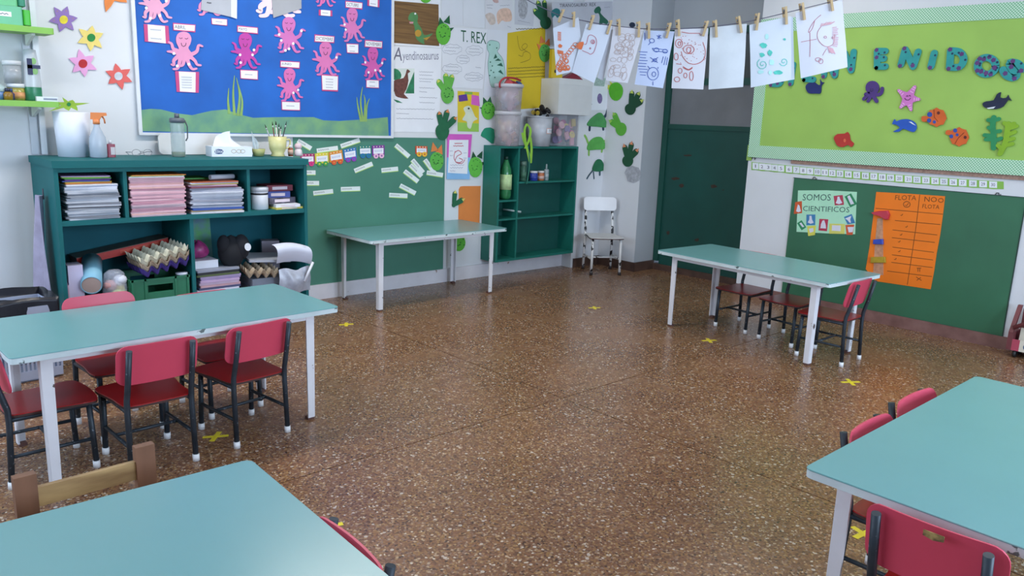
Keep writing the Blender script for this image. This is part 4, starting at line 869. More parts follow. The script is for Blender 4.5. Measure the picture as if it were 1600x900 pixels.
# right chalkboard
f = Flat('chalkboard', 'green chalkboard on the wall behind the science sign and orange chart', 'chalkboard', PR_, 1420, 400)
o = f.org; loc = lambda Y: -(Y-o.y)
MB().box(loc(3.229), loc(1.562), .089-o.z, 1.049-o.z, 0, .007).build('board_panel', mat('#31684b', .55, .14, 1.8), f.o)
for a in ((loc(3.235), loc(1.556), 1.049-o.z, 1.054-o.z), (loc(3.235), loc(1.556), .084-o.z, .089-o.z), (loc(1.562), loc(1.556), .089-o.z, 1.049-o.z)): MB().box(*a, 0, .009).build('edge_strip', mat('#1e3a30', .6), f.o)
PCR = right(XR-.0092)
for px, py, lb in ((1273, 279, 'small black wire hook over the science sign'), (1559, 304, 'small black wire hook over the far end of the chalkboard'), (1178, 247, 'small black wire hook at the corner of the lime board')):
    f = Flat('wire_hook', lb, 'hook', PR_, px, py, 'wire hooks on the wall'); MB().tube([(-.02, -.012, .003), (-.006, .012, .006), (.006, .012, .006), (.012, -.014, .004), (.02, .004, .004)], .003, 6).build('wire', mat('#26262a', .4), f.o)
# science sign
f = Flat('science_sign', 'mint green sign reading SOMOS CIENTIFICOS with small lab pictures', 'sign', PCR, 1292, 331)
C_ = lambda pts: pl_at(pts, 1230, 290, .0944)
f.plate('sheet', C_([(180, 80), (660, 78), (1155, 105), (1125, 805), (640, 790), (155, 765)]), mat('#aee0c0', .7, .04), .0015)
tm = mat('#42635c', .8)
f.text('lettering', 'SOMOS', *C_([(255, 245), (720, 250), (262, 140)]), tm, .002); f.text('lettering', 'CIENTIFICOS', *C_([(262, 420), (1030, 445), (266, 335)]), tm, .002)
for q, c, sh in (([(770, 172), (920, 155), (942, 318), (790, 328)], '#b33a52', [(835, 185), (865, 180), (880, 230), (915, 285), (860, 308), (805, 290), (830, 230)]), ([(952, 182), (1058, 128), (1160, 305), (1045, 362)], '#2c8558', [(995, 180), (1035, 160), (1110, 300), (1055, 315)]),
                 ([(135, 275), (245, 255), (248, 455), (112, 470)], '#c9572c', [(180, 310), (205, 330), (230, 425), (190, 442), (150, 425)]), ([(320, 480), (468, 478), (465, 655), (318, 655)], '#3f7fb0', [(370, 500), (405, 500), (412, 560), (440, 615), (390, 632), (342, 610), (368, 560)]),
                 ([(165, 622), (240, 572), (318, 690), (240, 740)], '#2c8a5c', [(205, 625), (235, 610), (285, 680), (255, 690)]), ([(330, 672), (480, 660), (460, 818), (350, 835)], '#d9d45a', [(360, 715), (430, 700), (440, 760), (380, 780)]),
                 ([(535, 550), (682, 558), (660, 755), (520, 742)], '#b5324f', [(585, 580), (615, 570), (640, 650), (645, 710), (550, 705), (560, 640)]), ([(700, 628), (955, 635), (950, 800), (695, 795)], '#d5d06a', [(745, 655), (890, 660), (885, 755), (740, 745)]),
                 ([(940, 520), (1070, 470), (1128, 620), (1000, 640)], '#3e7cae', [(960, 545), (1065, 500), (1045, 560), (1060, 615), (1035, 615), (1000, 570)]), ([(965, 650), (1112, 645), (1085, 815), (985, 815)], '#cf5a35', [(1000, 685), (1105, 685), (1085, 770), (1020, 775)])):
    p = f.plate('lab_picture', C_(q), mat(c, .7, .05), .0006, .0015); f.plate('lab_shape', C_(sh), mat('#d9d7e4', .7, .06), .0005, .0021, parent=p)
# orange chart
f = Flat('orange_chart', 'orange paper chart headed FLOTA and NO FLOTA', 'chart', PCR, 1415, 375)
K_ = lambda pts: pl_at(pts, 1340, 290, .1889)
f.plate('sheet', K_([(155, 52), (440, 68), (725, 88), (712, 200), (685, 400), (655, 560), (635, 700), (605, 858), (420, 830), (150, 790), (68, 690), (100, 500), (118, 350), (140, 180)]), mat('#f07a10', .65, .06, 4), .002)
BR = mat('#7a4112', .8)
f.text('lettering', 'FLOTA', *K_([(310, 118), (485, 122), (314, 78)]), BR, .0025); f.text('lettering', 'NO', *K_([(552, 132), (655, 138), (556, 90)]), BR, .0025); f.text('lettering', 'FLOTA', *K_([(536, 186), (676, 195), (540, 152)]), BR, .0025)
ln = [K_([(a, y), (b, y2)]) for a, y, b, y2 in ((150, 188, 705, 236), (310, 288, 685, 322), (290, 366, 660, 408), (285, 430, 640, 470), (290, 508, 632, 552), (285, 572, 625, 615), (280, 634, 622, 678), (245, 706, 615, 752))]
f.strokes('grid_line', ln+[K_([(515, 75), (490, 300), (455, 540), (412, 820)])], .0045, BR, .0025)
f.strokes('drawn_ring', [K_([(408+28*math.cos(t*PI/8), 155+24*math.sin(t*PI/8)) for t in range(17)]), K_([(690+20*math.cos(t*PI/8), 122+16*math.sin(t*PI/8)) for t in range(17)]), K_([(395, 160), (405, 168), (422, 145)])], .005, BR, .0025)
for x, y in ((365, 245), (405, 342), (360, 408), (345, 465), (345, 545), (312, 610)): f.strokes('tick_mark', [K_([(x-9, y), (x, y+2), (x+10, y-10)])], .005, BR, .0025)
f.strokes('tick_mark', [K_([(485, 755), (507, 770), (530, 785)]), K_([(490, 785), (507, 770), (525, 760)])], .005, BR, .0025)
f.strokes('tick_mark', [K_([(490, 682), (500, 682), (515, 682), (528, 682)]), K_([(500, 682), (500, 712)]), K_([(515, 682), (515, 712)])], .005, BR, .0025)
f.plate('clear_tape', K_([(165, 270), (210, 270), (215, 740), (130, 740), (145, 500)]), mat('#e8c9a8', .15, .2, 40, alpha=.45), .003, .002)
z = f.plate('red_funnel', K_([(122, 222), (190, 208), (258, 206), (272, 238), (260, 280), (240, 282), (190, 250), (140, 238)]), mat('#bf2f42', .4, .1), .028, .002, e=.006)
f.plate('blue_block', K_([(138, 445), (215, 440), (218, 485), (135, 482)]), mat('#2f49b0', .4, .08), .02, .002, e=.003)
f.plate('yellow_block', K_([(118, 590), (235, 588), (238, 636), (115, 638)]), mat('#a98f1f', .6, .12, 30), .02, .002, e=.003)
# low book cart at the end of the wall
t = thing('book_cart', 'low dark red wooden book cart with a spotted front panel against the wall', 'cart', (5.955, 1.48, 0))
DR = mat('#6d3538', .5, .15, 8)
MB().box(0, .16, -.03, 0, .05, .17).build('end_post', DR, t)
MB().prism([(0, .17), (.03, .17), (.14, .34), (.11, .34)], 0, .025, M=Matrix.Translation((0, 0, 0)) @ Matrix.Rotation(R(90), 4, 'X')).build('side_arm', DR, t)
MB().box(.005, .16, -.75, -.03, .05, .065).build('floor_board', DR, t)
MB().box(0, .012, -.075, -.03, .05, .125).build('pink_panel', mat('#b0455a', .6), t)
pn = MB().box(0, .012, -.75, -.075, .05, .125).build('front_panel', mat('#d9d2c2', .6, .06), t)
for y in (-.125, -.26, -.40): MB().prism(ell(0, 0, .026, .026, 16), 0, .002, M=Matrix.Translation((0, y, .088)) @ Matrix.Rotation(R(-90), 4, 'Y')).build('blue_dot', mat('#2b4f86', .6), pn)
MB().tube([(.01, -.02, .20), (.06, -.2, .31), (.06, -.74, .31)], .014, 8).build('top_rail', DR, t)
MB().box(.14, .16, -.75, -.03, .065, .32).build('back_panel', DR, t)
for y in (-.05, -.7):
    for x in (.03, .13): MB().tube([(x, y-.01, .025), (x, y+.01, .025)], .025, 12).build('caster', mat('#222222', .5), t)
for i in range(6):
    y = -.1-.1*i
    bk = tag(MB().box(-.0, .012+.004*(i % 3), -.045, .045, 0, .13+.01*(i % 2), M=Matrix.Rotation(R(8), 4, 'Y')).build('book', mat(['#c9c2b0', '#d8d4dc', '#b8b4aa'][i % 3], .7), None), 'pale book leaning in the low book cart', 'book', 'books in the low cart')
    bk.location = (5.955+.04, 1.48+y, .0715)
# ============================================================ TEAL SHELF UNIT AND WHAT IS ON IT
TL = mat('#0d6063', .6, .08, 3, spec=.3); TLI = mat('#0c5f6c', .65, .08, 3, spec=.3)
SX0, SX1, SY0, SY1, SZ = 1.118, 2.645, 4.905, 5.42, 1.125
t = thing('shelf_unit', 'wide teal wooden shelf unit crammed with folders and craft supplies', 'shelf', (1.88, 5.16, 0))
def pb(name, x0, x1, y0, y1, z0, z1, m=TL): return MB().box(x0-1.88, x1-1.88, y0-5.16, y1-5.16, z0, z1).build(name, m, t)
pb('side_panel', SX0, SX0+.022, SY0, SY1, 0, 1.085); pb('side_panel', SX1-.022, SX1, SY0, SY1, 0, 1.085)
pb('top_board', SX0-.008, SX1+.008, SY0-.012, SY1, 1.085, SZ); pb('front_lip', SX0+.022, SX1-.022, SY0+.004, SY0+.022, 1.06, 1.085)
pb('back_panel', SX0+.022, SX1-.022, SY1-.012, SY1, .06, 1.085, TLI)
pb('middle_shelf', SX0+.022, SX1-.022, SY0+.003, SY1-.012, .762, .79); pb('bottom_board', SX0+.022, SX1-.022, SY0+.003, SY1-.012, .06, .082)
for x in (1.478, 2.226): pb('divider', x, x+.02, SY0+.012, SY1-.012, .79, 1.085)
pb('divider', 1.848, 1.87, SY0+.012, SY1-.012, .082, .762); pb('plinth_rail', SX0+.022, SX1-.022, SY0+.02, SY0+.04, 0, .06)
rs = random.Random(11)
def pile(x, y, z, items, name, label, cat, group, w=.31, d=.23, jx=.008, ja=2.0, rot=0, curl=.0):
    for h, c in items:
        b = MB(); ww = w*rs.uniform(.96, 1.0); dd = d*rs.uniform(.95, 1.0); k = rs.uniform(-1, 1)*curl
        b.rbox(-ww/2, ww/2, -dd/2, dd/2, 0, h, .006, 2, e=min(.001, h*.2))
        o = tag(b.build(name, mat(c, .5, .08, 14), loc=(x+rs.uniform(-jx, jx), y+rs.uniform(-jx, jx), z), rot=(0, 0, R(rot+rs.uniform(-ja, ja)))), label, cat, group)
        z += h+.0004
    return z
PL = ['#a9adb8', '#8e929c', '#c4c8d2', '#767983', '#b5b9c4']
z = pile(1.315, 5.035, .7905, [(rs.uniform(.006, .012), rs.choice(PL+['#4c4e58'])) for _ in range(19)], 'plastic_sleeve', 'grey plastic sleeve in the messy pile of the end compartment', 'sleeve', 'sleeves in the messy shelf pile', w=.282, d=.235, jx=.008, ja=4)
z = pile(1.305, 5.035, z, [(.01, '#cfd4e2'), (.008, '#c3c8da'), (.006, '#dfe2ea')], 'paper_bundle', 'white paper bundle on top of the grey sleeves', 'paper', 'paper bundles in the shelf', w=.285, d=.235, jx=.008, ja=3)
for h, c, nm in ((.007, '#df8a3c', 'orange'), (.006, '#d3a430', 'yellow-orange'), (.006, '#3a55a0', 'blue'), (.008, '#6f2e86', 'purple'), (.006, '#3f9a3c', 'green'), (.005, '#9ccb3f', 'lime-edged'), (.006, '#b79cc9', 'lilac')):
    z = pile(1.29, 5.04, z, [(h, c)], 'coloured_folder', nm+' folder on top of the messy pile', 'folder', 'coloured folders on the messy pile', w=.255, d=.21, jx=.01, ja=7)
PK = ['#d7a6b4', '#cf9aa9', '#dcb4bf', '#c98fa0', '#d9a9a6', '#b9a2ae']
z = pile(1.672, 5.035, .7905, [(rs.uniform(.008, .012), rs.choice(PK)) for _ in range(22)], 'pink_folder', 'pink cardboard folder in the neat pile between the dividers', 'folder', 'pink folders in the neat pile', w=.325, d=.235, jx=.006, ja=1.5)
for h, c, nm in ((.006, '#c7cad2', 'pale grey'), (.005, '#b9cf6a', 'lime'), (.004, '#cf7f3a', 'orange')):
    z = pile(1.675, 5.03, z, [(h, c)], 'coloured_folder', nm+' folder on top of the pink folders', 'folder', 'folders on the pink pile', w=.32, d=.23, ja=3)
z = .7905
for h, c, nm in ((.012, '#c9cbd2', 'white'), (.009, '#a88f6a', 'tan'), (.014, '#2d4f9c', 'blue')):
    z = pile(2.035, 5.02, z, [(h, c)], 'hardback_folder', nm+' folder at the bottom of the sleeve pile', 'folder', 'folders under the sleeve pile', w=.33, d=.235, jx=.004, ja=2, rot=-4)
z = pile(2.035, 5.025, z, [(rs.uniform(.008, .013), rs.choice(['#b4b8c6', '#9ea2b2', '#c6cad6', '#8d90a0'])) for _ in range(12)], 'plastic_sleeve', 'shiny clear sleeve full of papers in the pile by the white jar', 'sleeve', 'clear sleeves by the white jar', w=.33, d=.235, jx=.012, ja=3, rot=-4)
for h, c, nm in ((.010, '#7b3d50', 'dark pink'), (.009, '#b58fa3', 'mauve'), (.006, '#d3c25a', 'yellow'), (.008, '#c2c5d0', 'grey'), (.006, '#b0552e', 'rust')):
    z = pile(2.02, 5.03, z, [(h, c)], 'coloured_folder', nm+' folder on top of the clear sleeve pile', 'folder', 'folders on the sleeve pile', w=.31, d=.23, ja=6)
o = MB().tube([(2.02, 5.0, z+.018), (2.19, 5.04, z+.018)], .016, 12); tag(o.build('rolled_paper', mat('#c9ccd8', .6)), 'short roll of pale paper on top of the clear sleeve pile', 'roll')
o = MB().rbox(-.12, .12, -.09, .09, 0, .008, .005, 2); tag(o.build('green_folder', mat('#4aa23c', .5), loc=(1.93, 5.17, z+.001)), 'bright green folder lying at the back above the piles', 'folder')
# right compartment
t = thing('white_jar', 'white plastic jar with a black band beside the sleeve pile', 'jar', (2.345, 5.0, .7905))
MB().lathe([(.052, 0), (.057, .004), (.057, .118), (.055, .12)], 20).build('jar_body', mat('#dfe2ea', .4, .03), t); MB().lathe([(.0575, .098), (.0575, .110)], 20).build('black_band', mat('#22242c', .5), t); MB().lathe([(.060, .12), (.060, .142), (.055, .148), (.001, .148)], 20).build('lid', mat('#d8dbe4', .4), t)
for nm, lb, c, x, y, z, w, d, h, a in (('picture_book', 'yellow picture book lying flat beside the white jar', '#cdbf5a', 2.515, 5.03, .7905, .20, .22, .012, 4), ('picture_book', 'white picture book lying on the yellow one', '#d9dde6', 2.52, 5.02, .803, .17, .2, .02, -5),
                                 ('patterned_box', 'black and white patterned flat box under the blue one', '#4a4656', 2.49, 5.06, .8235, .20, .17, .04, 6), ('game_box', 'blue game box under the dark red one', '#3a4d9a', 2.475, 5.06, .864, .17, .16, .04, -3), ('game_box', 'dark red game box on top of the stack of boxes', '#7a2c3e', 2.495, 5.08, .9045, .19, .15, .04, 2)):
    q = thing(nm, lb, 'box' if 'box' in nm else 'book', (x, y, z), R(a)); MB().box(-w/2, w/2, -d/2, d/2, 0, h).build('cover', mat(c, .5, .1 if nm != 'patterned_box' else .9, 20), q)
    MB().box(-w*.3, w*.28, -d/2-.001, -d/2, h*.25, h*.75).build('label', mat('#d9c9d2', .5), q)
# top of the shelf unit
TZ = SZ+.0006
def on_top(px, Y=5.2): return Vector((at(px, 239, 'Y', Y).x, Y, TZ))
t = thing('paper_roll', 'big white paper roll standing on the shelf unit', 'roll', on_top(116, 5.28))
MB().lathe([(.03, 0), (.085, 0), (.099, .26), (.03, .26), (.03, 0)], 28).build('roll_body', mat('#d9deea', .7, .03), t)
p = on_top(154, 5.14); t = thing('spray_bottle', 'clear spray bottle with an orange trigger head', 'bottle', p, R(-20))
MB().lathe([(.04, 0), (.047, .008), (.047, .09), (.043, .12), (.022, .165), (.016, .18), (.016, .2), (.001, .2)], 20).build('bottle_body', mat('#b9c4d2', .25, .05, alpha=.72), t)
MB().lathe([(.044, .003), (.0445, .086), (.001, .086)], 18).build('liquid', mat('#c2cbd8', .2, .04, alpha=.8), t)
h = MB().lathe([(.019, .195), (.019, .222), (.001, .222)], 14).build('trigger_head', mat('#d9824a', .4), t)
MB().prism([(-.03, .222), (-.026, .262), (.055, .262), (.058, .246), (.03, .24), (.02, .222)], -.013, .013, M=Matrix.Rotation(R(90), 4, 'X')).build('nozzle_housing', mat('#d9824a', .4), h)
MB().tube([(.03, 0, .245), (.042, 0, .225), (.045, 0, .2)], .005, 6).build('trigger', mat('#c9733c', .4), h)
t = thing('small_red_bottle', 'small dark red bottle with a white label and clear cap', 'bottle', on_top(173))
MB().rbox(-.024, .024, -.018, .018, 0, .078, .008, 3).build('bottle_body', mat('#8f2740', .3, .08), t); MB().box(-.004, .02, -.0188, -.018, .015, .06).build('label', mat('#cfc9cf', .5), t); MB().tube([(0, 0, .078), (0, 0, .1)], .009, 10).build('cap', mat('#d5d8de', .3), t)
p = on_top(222); t = thing('eyeglasses', 'pair of thin-rimmed eyeglasses folded on the shelf unit', 'glasses', p, R(12)); FRM = mat('#7a7f88', .3, .05, metal=.5)
for s in (-1, 1):
    MB().tube([(s*.037+.03*math.cos(k*PI/8), .004*math.cos(k*PI/8), .026+.02*math.sin(k*PI/8)) for k in range(17)], .0016, 5).build('rim', FRM, t)
    MB().tube([(s*.068, 0, .03), (s*.07, .06, .028), (s*.03, .1, .01)], .0018, 5).build('temple', FRM, t)
MB().tube([(-.008, 0, .03), (0, -.002, .034), (.008, 0, .03)], .0016, 5).build('bridge', FRM, t)
f = MB().rbox(-.20, .20, 0, .135, 0, .012, .03, 4, M=Matrix.Rotation(R(83), 4, 'X')); tag(f.build('white_tray', mat('#d6d7d9', .5, .04), loc=(2.05, 5.39, TZ+.002)), 'white plastic tray leaning on the wall behind the tissue box', 'tray')
p = on_top(279); t = thing('water_bottle', 'clear water bottle with a grey lid and side loop', 'bottle', p)
MB().lathe([(.036, 0), (.042, .006), (.043, .2), (.04, .215), (.001, .215)], 20).build('bottle_body', mat('#aebfc0', .15, .05, alpha=.45), t); MB().lathe([(.038, .003), (.0405, .03), (.001, .03)], 18).build('liquid', mat('#8d8d4a', .2, .05, alpha=.7), t)
q = MB().lathe([(.045, .213), (.046, .235), (.04, .243), (.001, .243)], 20).build('lid', mat('#5f656e', .4, .05), t); MB().lathe([(.016, .243), (.014, .27), (.001, .27)], 12).build('spout', mat('#565c65', .4), q); MB().tube([(.045, -.01, .23), (.06, -.01, .19), (.058, -.01, .12), (.046, -.01, .1)], .004, 6).build('loop', mat('#4c525b', .4), t)
p = on_top(363, 5.17); t = thing('tissue_box', 'white tissue box with a navy logo and tissue pulled up', 'tissue box', p, R(-3))
q = MB().box(-.135, .135, 0, .115, 0, .066).build('box_body', mat('#dde2ec', .5, .02), t)
MB().prism([(-.118, .033), (-.11, .047), (-.09, .05), (-.068, .047), (-.058, .035), (-.068, .02), (-.09, .017), (-.11, .02)], 0, .001, M=Matrix.Translation((0, 0, 0)) @ Matrix.Rotation(R(90), 4, 'X')).build('logo_patch', mat('#2d3f72', .5), q)
lt = text_mesh('lettering', 'Elite', (-.112, .024), (.048, .002), (.0, .02), .0, mat('#e8ecf4', .5), q); lt.rotation_euler = (R(90), 0, 0); lt.location = (0, -.0016, 0)
for x in (.01, .045, .07): MB().tube([(x+.016*math.cos(k*PI/5), -.0006, .036+.012*math.sin(k*PI/5)) for k in range(11)], .0015, 4).build('printed_flower', mat('#b6a68c', .6), q)
def tissue(u, v):
    a = u-.5; return (-.01+a*(.20-.07*v)+.03*v*math.sin(5*u), .055+.025*math.sin(7*u+2*v)*(1-.3*v)+.02*(v-.5), .064+(.115-.10*abs(a)-.05*max(0, a))*v+.01*math.sin(9*u)*v)
MB().grid(24, 10, tissue, th=(0, .0015, 0)).build('tissue', mat('#e2e6f0', .8, .02), t)
p = on_top(404); t = thing('small_bowl', 'small olive-yellow bowl holding a crumpled clear bag', 'bowl', p)
MB().lathe([(.02, 0), (.034, .004), (.046, .05), (.043, .05), (.03, .008), (.001, .006)], 20).build('bowl_body', mat('#9fa26a', .4, .06), t)
MB().grid(10, 8, lambda u, v: (-.05+.08*u*(.4+.6*v)-.02*v+.02*(1-u), .006*math.sin(9*u+5*v), .02+.15*v-.1*u*v), th=(0, .002, 0)).build('clear_bag', mat('#c5d0d6', .2, .15, 30, alpha=.75), t)
p = on_top(434); t = thing('mug', 'pale yellow mug full of paintbrushes', 'mug', p)
MB().lathe([(.046, 0), (.05, .003), (.04, .018), (.056, .05), (.064, .135), (.061, .135), (.052, .05), (.001, .04)], 24).build('mug_body', mat('#cbc68c', .35, .04), t)
MB().tube(bez([(.06, 0, .11), (.09, 0, .115), (.094, 0, .085), (.08, 0, .06), (.056, 0, .055)], 4), .006, 8).build('handle', mat('#cbc68c', .35, .04), t)
for i, (dx, dy, L_, c) in enumerate(((-.09, .0, .215, '#9aa0a8'), (-.03, .01, .235, '#6b2d28'), (-.015, -.01, .24, '#d8d4cc'), (.0, .012, .235, '#5b2723'), (.012, -.005, .225, '#3a2622'), (.03, .0, .21, '#d0cac0'), (.075, .005, .24, '#2f3238'))):
    b0 = Vector((dx*.25, dy, .045)); b1 = Vector((dx, dy, L_)); r = tag(MB().tube([b0, b0.lerp(b1, .78)], .004, 6).build('paintbrush_handle', mat(c, .4)), ['pale', 'dark red', 'cream', 'brown', 'black-brown', 'ivory', 'slate'][i]+' paintbrush standing in the yellow mug', 'paintbrush', 'paintbrushes in the mug')
    r.name = 'paintbrush'; r.location = p
    MB().tube([b0.lerp(b1, .78), b0.lerp(b1, .86)], .0045, 6).build('ferrule', mat('#b6bac0', .3, metal=.7), r); MB().tube([b0.lerp(b1, .86), b1], .0045, 6, r2=.001).build('bristles', mat('#2a2422', .8), r)
p = on_top(454); t = thing('brown_bottle', 'small amber medicine bottle with a white cap', 'bottle', p)
MB().lathe([(.017, 0), (.018, .05), (.012, .06), (.001, .06)], 14).build('bottle_body', mat('#8a4422', .25, .1), t); MB().lathe([(.0185, .012), (.0185, .045)], 14).build('label', mat('#c9a896', .6), t); MB().lathe([(.013, .058), (.013, .075), (.001, .075)], 14).build('cap', mat('#dcdcdc', .4), t)
p = on_top(466); t = thing('ornament', 'plain pale pink ornament standing in for a toy figurine beside the amber bottle', 'ornament', p)  # simple bell shape in place of a toy figurine
MB().lathe([(.022, 0), (.03, .01), (.026, .04), (.018, .05), (.001, .052)], 16).build('ornament_base', mat('#d8cfd4', .5, .06), t); MB().ball((0, 0, .068), (.028, .024, .024), 14, 8).build('ornament_top', mat('#d9c0c8', .5, .08), t)
# ---- lower left compartment
BZ = .0825
def bpx(x0, y0, x1, y1, Y): p, q = at(x0, y1, 'Y', Y), at(x1, y0, 'Y', Y); return p.x, q.x, p.z, q.z
a = bpx(108, 414, 127, 470, 4.95)
t = thing('lilac_box', 'upright pale lilac cardboard box at the end of the lower shelf', 'box', ((a[0]+a[1])/2+.006, 5.03, BZ))
MB().box(-(a[1]-a[0])/2, (a[1]-a[0])/2, -.08, .02, 0, a[3]-BZ).build('box_body', mat('#c7bdd8', .6, .03), t); MB().box(-(a[1]-a[0])/2, (a[1]-a[0])/2, -.08, .02, a[3]-BZ, a[3]-BZ+.002).build('box_lid', mat('#8f8ca0', .6), t)
for i, c in enumerate(('#b98fa6', '#8f7d9a', '#c9a5b8')):
    tag(MB().box(-.003, .003, -.11, .11, 0, .36-.012*i, ).build('upright_folder', mat(c, .6), loc=(1.1436+.0064*i, 5.06, BZ)), 'thin mauve folder standing against the shelf side', 'folder', 'upright folders at the shelf side')
t = thing('cardboard_tube', 'pale blue cardboard tube leaning forward with its open end showing', 'tube', (1.25, 5.05, .4))
p0, p1 = Vector((.10, .14, .1)), at(143, 446, 'Y', 4.9)-Vector((1.25, 5.05, .4))
d = (p1-p0).normalized(); M_ = Matrix.Translation(p0) @ d.to_track_quat('Z', 'Y').to_matrix().to_4x4(); Ln = (p1-p0).length
MB().lathe([(.056, 0), (.056, Ln), (.051, Ln), (.051, .01), (.001, .01)], 24, M_).build('tube_wall', mat('#7fb4cc', .5, .05), t); MB().lathe([(.0505, Ln-.003), (.0505, .012)], 24, M_).build('tube_lining', mat('#b59c92', .7, .06), t)
c = at(179.5, 447, 'Y', 4.985); t = thing('plastic_bag', 'clear plastic bag stuffed with pink and lime scraps', 'bag', (c.x, c.y, BZ))
hb = c.z-BZ
MB().lathe([(.05, 0), (.066, .03), (.07, hb*.5), (.07, hb), (.056, hb+.08), (.03, hb+.1), (.001, hb+.102)], 20, Matrix.Diagonal((1, .8, 1, 1))).build('bag_film', mat('#cdd2e2', .15, .25, 25, alpha=.38, bump=.8), t)
for i in range(9):
    an = i*2.4; MB().ball((.03*math.cos(an), .02*math.sin(an)-.01, hb-.1+.028*(i % 6)), (.04, .035, .032), 10, 6).build('paper_scrap', mat(['#d98a94', '#e0e3ee', '#c9d48a', '#d9c24a', '#d5a0a0', '#d9dbe6'][i % 6], .8, .2, 20), t)
# red flat box, egg trays, crate
a = at(200, 425, 'Y', 4.97); b_ = at(311, 421, 'Y', 4.97)
CZ = .41; cx0, cx1 = at(204, 445, 'Y', 4.93).x, 1.832
t = thing('plastic_crate', 'dark green slotted plastic crate on the lower shelf', 'crate', ((cx0+cx1)/2, 5.10, BZ))
GCR = mat('#1d6b4c', .45, .08, 8); w = (cx1-cx0)/2; H_ = CZ-BZ
MB().box(-w, w, -.16, .16, 0, .012).build('crate_base', GCR, t)
for s in (-1, 1):
    b = MB(); y0, y1 = (-.17, -.158) if s < 0 else (.158, .17)
    b.box(-w, w, y0, y1, 0, H_-.14); b.box(-w, -.075, y0, y1, H_-.14, H_); b.box(.075, w, y0, y1, H_-.14, H_); b.box(-.075, .075, y0, y1, H_-.14, H_-.085); b.box(-.075, .075, y0, y1, H_-.04, H_)
    wl = b.build('crate_wall', GCR, t)
    for z in (.06, .16, H_-.012): MB().box(-w-.004, w+.004, y0-.006 if s < 0 else y1, y0 if s < 0 else y1+.006, z, z+.012).build('rib', GCR, wl)
    for x in (-w+.01, -.09, .09, w-.01): MB().box(x-.006, x+.006, y0-.006 if s < 0 else y1, y0 if s < 0 else y1+.006, .0, H_).build('rib', GCR, wl)
    b = MB().box(s*w-.006, s*w+.006, -.158, .158, 0, H_); b.build('crate_wall', GCR, t)
def egg(label, col, loc, rot, n=5, s=.29):
    q = thing('egg_tray', label, 'egg tray', loc, group='egg trays on the crate'); q.rotation_euler = rot
    k = n*6
    MB().grid(k, k, lambda u, v: (s*(u-.5), s*(v-.5), .017*math.cos(2*PI*n*u)+.017*math.cos(2*PI*n*v)+.034), th=(0, 0, .003), smooth=False).build('tray_cups', mat(col, .9, .1, 30), q)
    return q
egg('purple egg tray at the bottom of the slanted stack', '#4a3a8e', (1.70, 5.045, .446), (0, R(-12), 0))
egg('tan egg tray in the middle of the slanted stack', '#c0ab94', (1.70, 5.04, .479), (0, R(-12), 0))
egg('cream egg tray on top of the slanted stack', '#d4d0bb', (1.697, 5.045, .512), (0, R(-12), 0))
o = tag(MB().lathe([(.035, 0), (.036, .012), (.001, .014)], 18).build('jar_lid', mat('#d9dbe6', .4), loc=(1.80, 4.965, CZ+.001)), 'round white jar lid on the corner of the crate', 'lid')
t = thing('red_game_box', 'long flat red box lying slanted over the plastic bag', 'box', (1.575, 5.302, .545)); t.rotation_euler = (0, R(-9), 0)
MB().box(-.30, .25, -.08, .08, -.022, .022).build('box_body', mat('#b82b22', .45, .06), t); MB().box(-.302, .252, -.082, .082, .022, .026).build('box_lid', mat('#4f4a40', .5, .2, 10), t); MB().box(-.05, .2, -.0815, -.08, -.01, .012).build('label', mat('#c8503a', .5), t)
# ---- lower right compartment
LX = 2.03
z = BZ
z = pile(LX+.01, 5.05, z, [(rs.uniform(.014, .02), rs.choice(['#cfa9ab', '#d3b2a6', '#c99da4', '#b9a4c4'])) for _ in range(11)], 'notebook', 'pink notebook low in the tall notebook pile', 'notebook', 'notebooks in the lower pile', w=.27, d=.21, jx=.006, ja=2)
for h, c, nm in ((.012, '#2d3f7d', 'blue'), (.012, '#c4c6d8', 'white'), (.014, '#43466a', 'slate blue')): z = pile(LX+.0, 5.05, z, [(h, c)], 'notebook', nm+' notebook in the middle of the notebook pile', 'notebook', 'notebooks in the lower pile', w=.28, d=.21, jx=.006, ja=3)
z = pile(LX+.01, 5.05, z, [(rs.uniform(.012, .016), c) for c in ('#c79ca6', '#c9b0c9', '#b79cc0', '#a993bd', '#b19dc4')], 'notebook', 'lilac notebook in the upper half of the notebook pile', 'notebook', 'lilac notebooks in the lower pile', w=.27, d=.21, jx=.006, ja=2)
for h, c, nm in ((.012, '#4c5a34', 'olive'), (.016, '#1a1b22', 'black'), (.014, '#8d92a4', 'shiny grey')): z = pile(LX+.0, 5.05, z, [(h, c)], 'notebook', nm+' folder near the top of the notebook pile', 'folder', 'folders on the lower pile', w=.29, d=.22, jx=.006, ja=3)
PZ = z
o = tag(MB().box(-.085, .085, -.08, .08, 0, .05).build('white_box', mat('#d5d8e4', .5), loc=(1.965, 5.08, PZ+.001)), 'small white box on the notebook pile under the pink bag', 'box')
t = thing('pink_bag', 'shiny pink spotted bag on the small white box', 'bag', (1.955, 5.10, PZ+.052))
MB().grid(14, 10, lambda u, v: (.085*math.cos(2*PI*u)*math.sin(PI*(.02+.96*v))*(1-.25*v), .07*math.sin(2*PI*u)*math.sin(PI*(.02+.96*v)), .055-.055*math.cos(PI*v)+.012*math.sin(6*PI*u)*v)).build('bag_body', mat('#b03f86', .35, .4, 30, streak='#7d2a5d', bump=.4), t)
t = thing('black_cap', 'black fabric cap with a white emblem on the notebook pile', 'cap', (2.155, 5.03, PZ+.001))
BK = mat('#15171f', .85, .2, 10)
